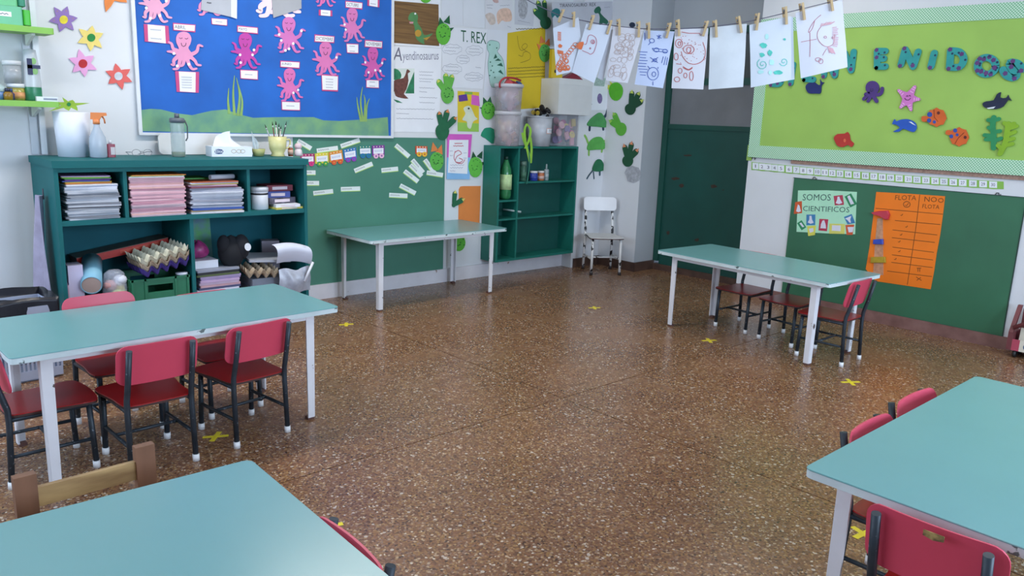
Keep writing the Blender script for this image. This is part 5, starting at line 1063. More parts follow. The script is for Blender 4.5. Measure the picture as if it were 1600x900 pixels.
MB().grid(20, 12, lambda u, v: (.085*math.cos(2*PI*u)*(math.sin(PI*(.15+.85*v))**.6 if v < 1 else .02)*(1+.12*math.sin(3*2*PI*u)*v), .075*math.sin(2*PI*u)*(math.sin(PI*(.15+.85*v))**.6 if v < 1 else .02), .2*v), smooth=True).build('cap_crown', BK, t)
MB().ball((.055, -.03, .12), (.055, .05, .085), 12, 8).build('cap_fold', BK, t); MB().ball((-.055, -.01, .14), (.042, .045, .065), 12, 8).build('cap_fold', BK, t)
MB().prism([(.022*math.cos(k*PI/6), .026*math.sin(k*PI/6)) for k in range(12)], 0, .002, M=Matrix.Translation((.075, -.083, .125)) @ Matrix.Rotation(R(80), 4, 'X')).build('emblem', mat('#d5d8e0', .6), t)
f_ = tag(MB().box(-.11, .11, -.006, .006, 0, .2).build('picture_book', mat('#4f7f9a', .5, .8, 14, streak='#3f9a4a'), loc=(2.02, 5.3, .545)), 'colourful picture book standing behind the black cap', 'book'); f_.rotation_euler = (R(-6), 0, 0)
f_.location = (2.02, 5.25, BZ+.003); f_.data = MB().box(-.11, .11, -.006, .006, 0, .66).mesh('picture_book'); f_.data.materials.append(mat('#4f7f9a', .5, .8, 14, streak='#3f9a4a')); 
z2 = BZ
z2 = pile(2.40, 5.08, z2, [(.05, '#6e7484'), (.05, '#5d6474'), (.05, '#7b8090'), (.05, '#686f80'), (.045, '#7d8392')], 'document_box', 'grey flat document box stacked at the end of the lower shelf', 'box', 'document boxes in the lower shelf', w=.30, d=.27, jx=.006, ja=3)
egg('small tan egg tray poking out under the grey binder', '#b3a089', (2.33, 5.02, z2+.012), (R(4), R(4), R(-8)), 4, .22)
o = tag(MB().rbox(-.14, .14, -.12, .12, 0, .016, .008, 3).build('grey_binder', mat('#a9adb8', .4, .06), loc=(2.405, 5.06, z2+.112), rot=(R(3), R(3), R(-10))), 'thin grey binder lying on the tan egg tray', 'binder')
o = tag(MB().box(-.06, .06, -.05, .05, 0, .2).build('mauve_box', mat('#8f8794', .5, .1), loc=(2.54, 5.27, z2+.001), rot=(0, 0, R(-20))), 'small mauve-grey box leaning in the shelf corner', 'box')
t = thing('curled_paper', 'big white sheet of paper curling out over the lower shelf edge', 'paper', (2.5, 4.93, .40))
MB().grid(14, 8, lambda u, v: (-.12+.25*u+.03*v, -.02-.05*math.sin(PI*v)-.01*u, .02+.14*math.cos(1.5*v)-.03*u+.02*math.sin(3*u)), th=(0, .001, .001)).build('sheet', mat('#d3d6e6', .7, .03), t)
t = thing('grey_bag', 'crumpled grey plastic bag hanging below the curled paper', 'bag', (2.52, 4.895, .22))
MB().grid(14, 10, lambda u, v: (-.11+.23*u, -.02-.04*math.sin(PI*u)*math.sin(PI*v*.9)+.006*math.sin(20*u+7*v), .17*v+.01*math.sin(9*u)), th=(0, .002, 0)).build('bag_film', mat('#a3a7b4', .3, .2, 20, bump=.6), t)
o = tag(MB().tube([(2.575, 4.835, .30), (2.64, 4.83, .43)], .009, 8).build('white_stick', mat('#d9dae2', .5)), 'white plastic stick leaning by the grey bag', 'stick')
# ---- left of the shelf unit: cloth and laundry-basket bin
t = thing('hanging_cloth', 'mauve-grey cloth hanging on the end of the shelf unit', 'cloth', (1.095, 5.1, .30))
MB().grid(10, 16, lambda u, v: (-.012-.014*math.sin(7*u+2*v)-.03*(1-v)*u, .26*(u-.3)*(.35+.65*(1-v))-.02, .62*v+.03*math.sin(2*u)*(1-v)), th=(.003, 0, 0)).build('cloth', mat('#a39db4', .9, .15, 12), t)
MB().tube([(0, -.03, .60), (.0, -.03, .66)], .004, 6).build('hanging_loop', mat('#4a4652', .7), t)
c = at(8, 464, 'Z', .44); t = thing('waste_basket', 'pale slotted plastic basket lined with a black bag', 'basket', (c.x, c.y+.02, 0), R(4))
BW = mat('#aeb7cf', .5, .06)
w2, d2, hh = .20, .15, .43
MB().rbox(-w2*.9, w2*.9, -d2*.9, d2*.9, 0, .012, .03, 3).build('basket_base', BW, t)
for z0, z1 in ((.012, .06), (.36, .40)):
    b = MB()
    for sx in (-1, 1): b.box(sx*w2-.004, sx*w2+.004, -d2, d2, z0, z1); b.box(-w2, w2, sx*d2-.004, sx*d2+.004, z0, z1)
    b.build('basket_band', BW, t)
for i in range(21):
    x = -w2+2*w2*i/20
    for s in (-1, 1): MB().box(x-.005, x+.005, s*d2-.003, s*d2+.003, .06, .36).build('slat', BW, t)
for i in range(1, 15):
    y = -d2+2*d2*i/15
    for s in (-1, 1): MB().box(s*w2-.003, s*w2+.003, y-.005, y+.005, .06, .36).build('slat', BW, t)
BL = mat('#191c28', .3, .2, 20, bump=.7)
MB().grid(48, 6, lambda u, v: ((w2+.006-.03*(v > .7)*(v-.7)/.3)*max(-1, min(1, 1.5*math.cos(2*PI*u)))+.006*math.sin(17*PI*u)*(1-v), (d2+.006-.03*(v > .7)*(v-.7)/.3)*max(-1, min(1, 1.5*math.sin(2*PI*u)))+.006*math.sin(13*PI*u)*(1-v), .345+.105*min(1, v/.7)-.2*max(0, (v-.7)/.3)+.006*math.sin(11*PI*u))).build('bag_liner', BL, t)
MB().rbox(-w2+.025, w2-.025, -d2+.025, d2-.025, .24, .25, .03, 3).build('bag_bottom', BL, t)
# ---- wall shelves at the far left
GS = mat('#7fb54a', .5, .08, 6)
for z0, z1, lb in ((1.812, 1.845, 'lime green wall shelf holding green boxes'), (1.408, 1.44, 'lime green wall shelf with bottles and jars')):
    t = thing('wall_shelf', lb, 'shelf', (.8, YB-.031, z0)); MB().rbox(-.6, .45, -.215, 0, 0, z1-z0, .01, 2).build('shelf_board', GS, t)
    for x in (.355, -.4): MB().prism([(0, 0), (-.17, 0), (-.17, -.012), (0, -.06)], -.008, .008, M=Matrix.Translation((x, 0, 0)) @ Matrix(((0, 0, 1, 0), (1, 0, 0, 0), (0, 1, 0, 0), (0, 0, 0, 1)))).build('bracket', mat('#cfd6cf', .5), t)
z = 1.8456
for w, x1, h, c, c2, lb in ((.5, 1.105, .098, '#5eb083', '#3fae2c', 'long translucent green box at the bottom of the pair'), (.46, 1.085, .09, '#5fb579', '#1f7d5d', 'long green box stacked on the other green box')):
    t = thing('storage_box', lb, 'box', (x1-w/2, 5.31, z)); MB().rbox(-w/2, w/2, -.09, .09, 0, h, .008, 2).build('box_body', mat(c, .35, .06), t)
    MB().rbox(w/2+.001, w/2+.04, -.085, .085, .005, h-.012, .01, 3).build('end_cap', mat(c2, .4), t)
    lb_ = MB().box(-w*.4, w/2-.055, -.0915, -.09, h*.42, h*.68).build('paper_label', PAPER, t)
    q = MB(); ribbon(q, [(-w*.34+(w*.7)*k/40, h*.55+(.003 if k % 2 else -.003)) for k in range(41)], .004, 0); s_ = q.build('writing', INK, lb_); s_.rotation_euler = (R(90), 0, 0); s_.location = (0, -.0918, 0)
    z += h+.0006
LZ = 1.4406
def on_shelf(px, Y=5.33): return at(px, 155, 'Y', Y).x
t = thing('disinfectant_bottle', 'clear green-based spray can with a navy cross label', 'bottle', (on_shelf(53), 5.33, LZ))
MB().lathe([(.04, 0), (.044, .006), (.044, .06), (.046, .1), (.04, .2), (.034, .25), (.03, .285), (.001, .29)], 18, Matrix.Diagonal((1, .7, 1, 1))).build('bottle_body', mat('#c2c9d0', .25, .04, alpha=.85), t)
MB().lathe([(.0415, 0), (.0455, .006), (.0455, .075), (.043, .085)], 18, Matrix.Diagonal((1, .7, 1, 1))).build('green_base', mat('#2c7a58', .3, .2, 20), t)
for a_ in ((-.026, .0, .145, .235), (-.026, .04, .18, .2)): MB().box(a_[0], a_[1], -.0325, -.0315, a_[2], a_[3]).build('navy_cross', mat('#23284f', .5), t)
for q_ in ((.008, .222), (.012, .165)): MB().prism([(.014*math.cos(k*PI/6), .018*math.sin(k*PI/6)) for k in range(12)], 0, .001, M=Matrix.Translation((q_[0], -.031, q_[1])) @ Matrix.Rotation(R(90), 4, 'X')).build('green_leaf_mark', mat('#7fae6a', .5), t)
X_ = on_shelf(27)
t = thing('glass_jar', 'short jar of amber glitter with a white lid on the lower wall shelf', 'jar', (X_, 5.34, LZ)); MB().lathe([(.042, 0), (.044, .07), (.001, .07)], 18).build('jar_body', mat('#a39a4c', .25, .3, 40), t); MB().lathe([(.046, .07), (.046, .092), (.001, .092)], 18).build('lid', mat('#d5d8de', .4), t); MB().lathe([(.0445, .01), (.0455, .045)], 18).build('label', mat('#c48a5e', .5, .3, 30), t)
t = thing('glass_jar', 'clear jar with dark contents stacked on the amber jar', 'jar', (X_-.01, 5.34, LZ+.0925)); MB().lathe([(.044, 0), (.046, .1), (.001, .1)], 18).build('jar_body', mat('#b4b8be', .2, .05, alpha=.6), t); MB().lathe([(.042, .002), (.042, .03), (.001, .032)], 18).build('contents', mat('#4a443c', .8, .3, 60), t); MB().lathe([(.048, .1), (.048, .125), (.001, .125)], 18).build('lid', mat('#c9ccd2', .4), t)
for i, (px, c, cc, lb) in enumerate(((13, '#8f6a24', '#1f2440', 'small amber paint bottle with a navy cap'), (19, '#3a3f6a', '#2b4a8c', 'small dark paint bottle with a blue cap'))):
    t = thing('paint_bottle', lb, 'bottle', (on_shelf(px, 5.27), 5.265+.045*i, LZ)); MB().lathe([(.022, 0), (.024, .035), (.014, .045), (.001, .046)], 14).build('bottle_body', mat(c, .3, .2, 20), t); MB().lathe([(.014, .045), (.014, .065), (.001, .065)], 12).build('cap', mat(cc, .4), t)
t = thing('plastic_tub', 'low blue tub with a pale domed lid on the lower wall shelf', 'tub', (on_shelf(-6, 5.3), 5.31, LZ)); MB().lathe([(.05, 0), (.056, .045), (.001, .045)], 18).build('tub_body', mat('#5b7fb4', .4), t); MB().lathe([(.058, .045), (.056, .065), (.035, .085), (.001, .09)], 18).build('lid', mat('#b9d0d2', .3, alpha=.8), t)
t = thing('marker_box', 'small white cardboard box lying at the end of the lower wall shelf', 'box', (on_shelf(72, 5.3), 5.30, LZ)); MB().box(-.055, .055, -.03, .03, 0, .026).build('box_body', mat('#d5d9e4', .5), t); MB().box(-.02, .05, -.0308, -.03, .008, .018).build('printed_line', mat('#7d84a0', .5), t)
flower('lime green paper flower with a dark green centre on the end of the lower shelf', (107, 163), [(97, 152), (113, 156), (140, 161), (121, 173), (107, 173), (76, 174), (90, 160)], '#8aac35', '#1c7a3a', back(5.213), wide=.5)
# ============================================================ GREEN WALL CABINET
GC = mat('#146a5f', .5, .09, 4); GCI = mat('#0e4f48', .55, .08, 4)
KX0, KX1, KY0, KY1, KZ0, KZ1 = 4.683, 5.705, 5.24, YB-.003, .163, 1.20
t = thing('wall_cabinet', 'open dark green wall cabinet with compartments, set low on the wall', 'cabinet', (5.19, KY1, KZ0))
def kb(name, x0, x1, y0, y1, z0, z1, m=GC): return MB().box(x0-5.19, x1-5.19, y0-KY1, y1-KY1, z0-KZ0, z1-KZ0).build(name, m, t)
dx = at(809.5, 300, 'Y', KY0).x
zr = [at(850, y, 'Y', KY0).z for y in (283, 337)]; zl = [at(790, y, 'Y', KY0).z for y in (313, 342)]
kb('side_panel', KX0, KX0+.02, KY0, KY1, KZ0, KZ1-.02); kb('side_panel', KX1-.02, KX1, KY0, KY1, KZ0, KZ1-.02); kb('top_board', KX0, KX1, KY0, KY1, KZ1-.02, KZ1); kb('bottom_board', KX0+.02, KX1-.02, KY0, KY1-.01, KZ0, KZ0+.022)
kb('back_panel', KX0+.02, KX1-.02, KY1-.01, KY1, KZ0, KZ1-.02, GCI); kb('divider', dx-.009, dx+.009, KY0+.004, KY1-.01, KZ0+.022, KZ1-.02)
for z in zr: kb('shelf_board', dx+.009, KX1-.02, KY0+.006, KY1-.01, z-.016, z)
for z in zl: kb('shelf_board', KX0+.02, dx-.009, KY0+.006, KY1-.01, z-.016, z)
Y_ = KY0+.07
c = at(789, 305, 'Y', Y_); q = thing('soda_bottle', 'big green soda bottle with a pale label in the cabinet', 'bottle', (c.x, Y_, zl[0]+.0006))
MB().lathe([(.03, 0), (.05, .012), (.056, .04), (.052, .12), (.056, .2), (.05, .27), (.025, .34), (.018, .36), (.001, .36)], 20).build('bottle_body', mat('#2f7a4c', .12, .25, 20, alpha=.9), q); MB().lathe([(.0575, .09), (.0575, .225)], 20).build('label', mat('#b9d49a', .5, .25, 25), q); MB().lathe([(.02, .355), (.02, .385), (.001, .385)], 14).build('cap', mat('#123c33', .4), q)
for px, r, h, c1, c2, nm, lb, al in ((817, .03, .17, '#4f7f68', '#7fa090', 'glass_jar', 'tall thin green glass jar beside the divider', .7), (833.5, .038, .085, '#2b3f9a', '#d8d8dc', 'paint_jar', 'blue paint jar with a white lid', 1), (844.5, .034, .085, '#b86a42', '#d9d4d2', 'paint_jar', 'orange-labelled paint jar with a white lid', 1), (853, .024, .12, '#a9b4b8', '#8fa0a0', 'glue_bottle', 'small clear glue bottle with a pointed cap', .75)):
    p = at(px, 281, 'Y', Y_); q = thing(nm, lb, 'jar' if 'jar' in nm else 'bottle', (p.x, Y_, zr[0]+.0006))
    MB().lathe([(r*.92, 0), (r, .006), (r, h*.8), (r*.8, h*.86), (.001, h*.86)], 16).build('jar_body', mat(c1, .3, .15, 20, alpha=al), q); MB().lathe([(r*.95 if 'jar' in nm else r*.4, h*.84), (r*.95 if 'jar' in nm else r*.3, h*1.05 if 'jar' in nm else h*1.25), (.001, h*1.05 if 'jar' in nm else h*1.27)], 16).build('lid', mat(c2, .4), q)
    MB().lathe([(r*1.01, h*.18), (r*1.01, h*.5)], 16).build('label', mat('#c9a9a0' if '#b8' in c1 else c1, .5), q)
p = at(803, 327, 'Y', KY0+.05); o = tag(MB().tube([(p.x-.07, KY0+.12, zl[1]+.07), (p.x+.03, KY0-.015, zl[1]+.055)], .009, 8).build('marker_pen', mat('#9fb0b0', .4)), 'grey marker pen sticking out of the small cabinet compartment', 'pen')
# things standing on the cabinet
KT = KZ1+.0006; YT = 5.335
def clear_bucket(label, px, z, r0, r1, h, cols, lid=None):
    p = at(px, 226, 'Y', YT); q = thing('clear_bucket', label, 'bucket', (p.x, YT-.01, z))
    MB().lathe([(r0, 0), (r1, h), (r1-.004, h), (r0-.003, .006), (.001, .006)], 26).build('bucket_wall', mat('#d5cdd4', .2, .05, alpha=.36), q); MB().lathe([(r1+.004, h-.03), (r1+.007, h-.012), (r1+.004, h)], 26).build('rim', mat('#d9d6dc', .3, alpha=.7), q)
    rr = random.Random(px)
    for i in range(26):
        a = rr.uniform(0, 6.28); d_ = (r0-.035)*math.sqrt(rr.uniform(.1, 1)); MB().box(-.026, .026, -.018, .018, -.012, .012, M=Matrix.Translation((d_*math.cos(a), d_*math.sin(a), .03+h*.62*i/26)) @ Matrix.Rotation(a, 4, (1, .4, .7))).build('toy_block', mat(rr.choice(cols), .5), q)
    return q
clear_bucket('cloudy clear bucket of blocks standing on the green cabinet', 791, KT, .105, .116, .30, ['#d9a48f', '#c98a96', '#d9c2c6', '#b9a0b0', '#d8b890'])
q = clear_bucket('cloudy clear bucket with a red handle stacked on the other bucket', 791, KT+.301, .112, .125, .235, ['#c9a0b4', '#d0a4bc', '#9ab0cc', '#c9929c'])
MB().tube(bez([(-.125, -.02, .2), (-.135, -.03, .24), (-.10, -.05, .28), (0, -.06, .285), (.09, -.05, .27)], 5), .009, 8).build('red_handle', mat('#a82b34', .45), q)
for x, y, c, r in ((-.05, -.03, '#b02b33', .045), (.02, -.05, '#8f2630', .04), (.085, -.02, '#2f5596', .035), (.05, .03, '#3a4a80', .04)): MB().box(-r, r, -.02, .02, -r*.6, r*.6, M=Matrix.Translation((x, y, .225)) @ Matrix.Rotation(x*20, 4, (.3, 1, .2))).build('toy_block', mat(c, .45), q)
RB = mat('#86b836', .6, .1)
p = at(822, 215, 'Y', KY0-.01); q = thing('green_ribbon', 'lime green ribbon loops hanging over the cabinet front', 'ribbon', (p.x, KY0-.012, KT))
for i, pts in enumerate(([(0, 0, .2), (-.03, -.004, .14), (-.015, -.006, .04), (.01, -.008, -.03), (.05, -.008, -.14)], [(.0, .004, .2), (.045, -.002, .15), (.03, -.006, .06), (-.02, -.01, -.02)], [(-.05, .002, .12), (-.03, -.002, .05), (.02, -.006, -.04), (.055, -.006, -.12)], [(.05, .0, .08), (.065, -.006, -.02), (.06, -.008, -.15)])):
    s_ = bez(pts, 5); b = MB(); n = len(s_)
    vs = []
    for x, y, z in s_: vs += [(x-.013, y, z), (x+.013, y-.003, z)]
    b.add(vs, [(2*k, 2*k+1, 2*k+3, 2*k+2) for k in range(n-1)], True); b.build('ribbon_strip', RB, q)
MB().tube(bez([(.02, -.004, .0), (.045, -.01, -.15), (.03, -.01, -.28), (.02, -.01, -.34)], 5), .006, 6).build('dark_cord', mat('#1c6a58', .6), q)
p = at(842, 224, 'Y', YT-.03); q = thing('grey_bucket', 'grey paint bucket with a small red-edged paper label', 'bucket', (p.x, YT-.03, KT))
MB().lathe([(.098, 0), (.118, .262), (.114, .262), (.095, .006), (.001, .006)], 26).build('bucket_wall', mat('#aeb1b8', .35, .08, 20), q); MB().tube([(.12*math.cos(k*PI/12), .12*math.sin(k*PI/12), .262) for k in range(25)], .005, 6).build('rim', mat('#b9bcc2', .35), q)
lab = MB().grid(8, 1, lambda u, v: (.1105*math.sin(-.15+.95*u), -.1105*math.cos(-.15+.95*u)-.002, .115+.05*v)).build('paper_label', mat('#d3a08f', .6), q)
MB().grid(8, 1, lambda u, v: (.1112*math.sin(-.12+.89*u), -.1112*math.cos(-.12+.89*u)-.0025, .121+.038*v)).build('label_paper', PAPER, lab)
lt = text_mesh('lettering', '7\u00baLOC', (-.04, 0), (.08, 0), (0, .024), 0, INK, lab); lt.rotation_euler = (R(90), 0, R(19)); lt.location = (.037, -.1145, .128)
rr = random.Random(4)
q = thing('paper_chain', 'curly black and yellow paper chain heaped in the grey bucket', 'paper chain', (p.x, YT-.03, KT+.25))
for i in range(34):
    a = rr.uniform(0, 6.28); d_ = rr.uniform(0, .085); hh_ = .06*(1-d_/.12)+rr.uniform(0, .05)
    c_ = '#17161a' if d_*math.cos(a) > -.05 else rr.choice(['#a88f2a', '#5c8f3a', '#2a241a']); cc = Vector((d_*math.cos(a)+.02, d_*math.sin(a), hh_)); ax = Vector((rr.uniform(-1, 1), rr.uniform(-1, 1), rr.uniform(-1, 1))).normalized(); M_ = Matrix.Translation(cc) @ ax.to_track_quat('Z', 'Y').to_matrix().to_4x4()
    MB().lathe([(.02, -.008), (.02, .008)], 10, M_).build('chain_link', mat(c_, .6), q)
x0 = at(872, 225, 'Y', KY0+.03).x; x1 = at(903, 225, 'Y', KY0+.03).x
q = thing('clear_container', 'square clear container of pastel foam shapes under the white box', 'container', ((x0+x1)/2, 5.345, KT)); w = (x1-x0)/2
MB().rbox(-w, w, -.085, .085, 0, .292, .02, 3).build('container_wall', mat('#c9ccd2', .15, .05, alpha=.3), q)
for i in range(22):
    x, y, z = rr.uniform(-w+.04, w-.04), rr.uniform(-.07, .05), .045+.195*i/22; c_ = rr.choice(['#c9689a', '#d8c27a', '#6f86b8', '#8f7ab0', '#d8a0b0', '#c9b06a'])
    b = MB()
    if i % 2: b.lathe([(.035, -.008), (.035, .008)], 14, Matrix.Translation((x, y, z)) @ Matrix.Rotation(R(70+20*rr.random()), 4, 'X'))
    else: b.box(-.025, .025, -.008, .008, -.035, .035, M=Matrix.Translation((x, y, z)) @ Matrix.Rotation(rr.uniform(-.5, .5), 4, 'Y'))
    b.build('foam_shape', mat(c_, .7), q)
bx0 = at(873, 150, 'Y', 5.21).x; bx1 = at(925, 150, 'Y', 5.21).x; bz = KT+.294; bt = at(873, 122, 'Y', 5.21).z
q = thing('white_box', 'large white cardboard box on top of the foam container', 'box', ((bx0+bx1)/2, 5.21, bz)); w = (bx1-bx0)/2
MB().box(-w, w, 0, .085, 0, bt-bz).build('box_body', mat('#cfd0d0', .6, .03), q); MB().box(-w, .1 if False else 5.70-(bx0+bx1)/2-.0, .085, .235, 0, bt-bz).build('box_body_rear', mat('#cfd0d0', .6, .03), q)
MB().box(-w-.003, w+.003, -.003, .085, bt-bz-.05, bt-bz+.003).build('lid_rim', mat('#d3d4d4', .6, .03), q)
p = at(863, 120, 'Y', 5.26); q = thing('domino_block', 'big yellow domino block with black dots', 'block', (bx0+.045, 5.33, bt+.004), R(-8))
hd = at(863, 77, 'Y', 5.33).z-bt-.004
MB().box(-.045, .085, -.02, .02, 0, hd).build('block_body', mat('#c9ac25', .5, .05), q); MB().box(-.047, .087, -.018, .021, hd, hd+.004).build('block_edge', mat('#3a3222', .6), q)
for x, z in ((.01, hd*.78), (.065, hd*.5), (.0, hd*.24)): MB().prism([(.012*math.cos(k*PI/6), .016*math.sin(k*PI/6)) for k in range(12)], 0, .001, M=Matrix.Translation((x, -.0202, z)) @ Matrix.Rotation(R(90), 4, 'X')).build('dot', mat('#191814', .5), q)
q = thing('red_prism', 'dark red wooden triangle lying on the white box', 'block', (bx0+.24, 5.3, bt+.004)); MB().prism([(-.13, 0), (.15, 0), (.02, .062)], -.03, .03, M=Matrix.Rotation(R(90), 4, 'X')).build('prism_body', mat('#7d2233', .5, .06), q); MB().prism([(-.132, .001), (.02, .066), (.152, .001), (.02, .0625)], -.031, .031, M=Matrix.Rotation(R(90), 4, 'X')).build('pale_edge', mat('#b9b0b0', .5), q) if False else None
# ============================================================ CLOTHESLINE WITH DRAWINGS
C0 = CAMP+ray(1060, 60)*3.6
UH = Vector((AX_R.x, AX_R.y, 0)).normalized()
WP = Plane(C0, UH, (0, 0, 1))
wp = [(700, -82), (760, -42), (817, -4), (850, 13), (882, 27), (905, 31), (930, 36), (957, 40), (1005, 45), (1054, 45), (1107, 42), (1167, 34), (1236, 18), (1318, -3), (1420, -38)]
P3 = [WP.hit(*p) for p in wp]
k0 = (YB-.005-P3[0].y)/UH.y; k1 = (XR-.005-P3[-1].x)/UH.x
e0 = P3[0]+UH*k0; e0.z = 2.75; e1 = P3[-1]+UH*k1; e1.z = 2.72
tag(MB().tube(bez([tuple(e0)]+[tuple(p) for p in P3]+[tuple(e1)], 3), .0022, 6).build('clothesline', mat('#5a5868', .6)), 'thin grey clothesline strung across the room with drawings pegged to it', 'clothesline')
def hung(label, q, a=.008, ph=0.0, w=.004, m=None, back_=False):
    cx = sum(p[0] for p in q)/4; cy = sum(p[1] for p in q)/4
    f = Flat('hanging_drawing', label, 'drawing', WP, cx, cy, 'drawings pegged on the clothesline', w=w)
    c = [f.loc(*p) for p in q]; yt = min(c[0][1], c[1][1])
    f.zf = lambda x, y: a*(1+math.cos(17*x+ph))*max(0, min(1, (yt-.03-y)/.1))
    def fn(u, v):
        x = (c[0][0]*(1-u)+c[1][0]*u)*(1-v)+(c[3][0]*(1-u)+c[2][0]*u)*v; y = (c[0][1]*(1-u)+c[1][1]*u)*(1-v)+(c[3][1]*(1-u)+c[2][1]*u)*v
        return (x, y, f.zf(x, y))
    MB().grid(10, 10, lambda u, v: fn(u, 1-v), th=(0, 0, .0005)).build('sheet', m or mat('#c6cad4', .75, .02, 4), f.o)
    f.q = q
    return f
def L4(q, u, v): return tuple((q[0][k]*(1-u)+q[1][k]*u)*(1-v)+(q[3][k]*(1-u)+q[2][k]*u)*v for k in (0, 1))
def scr(f, name, lines, w, m): f.strokes(name, lines, w, m, .0014, zf=f.zf)
def circ(x, y, rx, ry, n=14, k=0.0): return [(x+rx*math.cos(2*PI*i/n+k), y+ry*math.sin(2*PI*i/n+k)) for i in range(n+1)]
rr = random.Random(3)
A_ = lambda pts: pl_at(pts, 860, 20, .1333)
ORG = mat('#cf6a3c', .8); ORL = mat('#d99a78', .8)
f = hung('hanging drawing of an orange scribbled long-necked animal body', Q(864, 44, 904, 27, 913, 107, 869, 118), w=.004)
scr(f, 'crayon_lines', [A_(circ(120+40*rr.uniform(-1.0, 2.2), 540+rr.uniform(-60, 130), 22, 26, 12, rr.random()*3)) for _ in range(20)]+[A_([(80, 440+9*i), (150, 455+9*i)]) for i in range(5)]+[A_([(90, 660+8*i), (215, 655+9*i)]) for i in range(3)]+[A_(circ(215+25*i, 470-32*i, 26, 22)) for i in range(4)], .0028, ORG)
scr(f, 'crayon_dashes', [A_([(85, 225+12*i), (125, 230+12*i)]) for i in range(9)], .0028, ORG)
f.plate('crayon_patch', A_([(88, 385), (110, 365), (140, 385), (128, 412), (100, 412)]), ORG, .0003, .0016, zf=f.zf)
f = hung('hanging drawing with an outlined head and orange collar', Q(916, 37, 957, 40.5, 928, 130, 893, 113), w=.012)
scr(f, 'pen_outline', [A_(bez([(398, 370), (412, 372), (425, 350), (445, 275), (480, 262), (525, 290), (540, 345), (525, 410), (500, 470), (465, 490), (440, 475), (370, 445)], 4)), A_(circ(495, 342, 22, 24)), A_(circ(500, 345, 10, 14)), A_(circ(463, 420, 7, 9, 8))], .0026, mat('#b56a78', .8))
f.plate('crayon_patch', A_([(335, 345), (385, 340), (390, 365), (362, 435), (330, 430), (320, 395)]), ORG, .0003, .0014, zf=f.zf)
scr(f, 'crayon_lines', [A_(sum([circ(318+7*i, 398-9*i, 17, 20) for i in range(3)], []))], .0028, ORG)
hung('plain white sheet half hidden behind the outlined head drawing', Q(950, 46, 960, 46, 942.5, 126, 934, 122), w=-.004, a=.0)
B_ = lambda pts: pl_at(pts, 840, 0, .15)
f = hung('hanging drawing covered in faint brown loops', Q(958.5, 41, 1005.5, 46, 980, 130, 946.5, 126), w=.006, m=mat('#c9c6cb', .75, .02, 4))
scr(f, 'pencil_loops', [[L4(f.q, max(.05, min(.95, cx_+rx_*math.cos(t*PI/6))), max(.06, min(.97, cy_+ry_*math.sin(t*PI/6)))) for t in range(13)] for cx_, cy_, rx_, ry_ in [(rr.uniform(.15, .85), rr.uniform(.15, .9), rr.uniform(.05, .16), rr.uniform(.03, .08)) for _ in range(34)]], .0016, mat('#b09a92', .8))
f = hung('hanging drawing in blue pen with figures and a sun', Q(1006.5, 47.5, 1054, 49, 1035, 138, 991, 132), w=.007, m=mat('#b9c2da', .75, .02, 4))
BP = mat('#3d569f', .8)
scr(f, 'pen_lines', [B_([(1050+12*math.sin(i), 540+30*i), (1130+10*math.cos(i*2), 545+30*i)]) for i in range(9)]+[B_(circ(1195, 770, 58, 66)), B_([(1195, 850), (1195, 890)]), B_([(1165, 720), (1140, 690)]), B_([(1245, 720), (1250, 700)]), B_(circ(1205, 775, 20, 24)), B_([(1190, 505), (1340, 520), (1345, 545), (1210, 535), (1190, 505)]), B_(circ(1235, 522, 26, 22)), B_(circ(1325, 535, 26, 20)), B_([(1165, 600), (1245, 655)]), B_([(1180, 650), (1250, 600)]), B_(circ(1215, 630, 20, 16)), B_(circ(1190, 425, 26, 22)), B_([(1150, 470), (1180, 440)]), B_([(1240, 370), (1290, 400)]), B_([(1245, 405), (1285, 365)]), B_([(1265, 360), (1265, 410)]), B_([(1115, 340), (1118, 420)]), B_([(1330, 590), (1310, 680)]), B_([(1350, 600), (1335, 680)]), B_([(1305, 590), (1285, 660)])], .0028, BP)
D_ = lambda pts: pl_at(pts, 1000, 0, .2125)
f = hung('hanging drawing in red pen with a big dotted face', Q(1054.5, 46, 1107, 44, 1098, 140, 1048.5, 138), w=.006, m=mat('#cac8ce', .75, .02, 4))
RP = mat('#b04a44', .8)
scr(f, 'pen_lines', [D_([(305, 235), (360, 245), (440, 245)]), D_(circ(285, 320, 26, 32)), D_(circ(288, 322, 10, 16)), D_(circ(355, 365, 40, 32)), D_(circ(355, 370, 16, 22)), D_(bez([(460, 310), (478, 380), (462, 440), (410, 472), (350, 465), (310, 420), (300, 380)], 4)), D_(circ(262, 418, 15, 26)), D_(circ(290, 522, 14, 18)), D_(circ(328, 556, 12, 18)), D_(circ(372, 560, 14, 34)), D_(circ(268, 585, 20, 18)), D_([(262, 470), (300, 475), (292, 462)])]+[D_([(x, y), (x+4, y+4)]) for x, y in [(rr.uniform(290, 480), rr.uniform(250, 460)) for _ in range(42)]]+[D_(bez([(310, 490+8*i), (350, 512+6*i), (380, 495+6*i)], 3)) for i in range(2)], .0026, RP)
hung('hanging sheet that is almost blank', Q(1109.5, 43, 1167, 37, 1160, 136, 1106, 140), w=.005, a=.01, m=mat('#c5c9cd', .75, .05, 14))
f = hung('hanging drawing with turquoise paint dabs and spirals', Q(1171, 39, 1236, 25, 1235, 125, 1172, 137), w=.007, m=mat('#c6ccd4', .75, .02, 4))
TQ = mat('#4fb8a8', .8, .2, 40); TQL = mat('#a9d6d2', .8, .1)
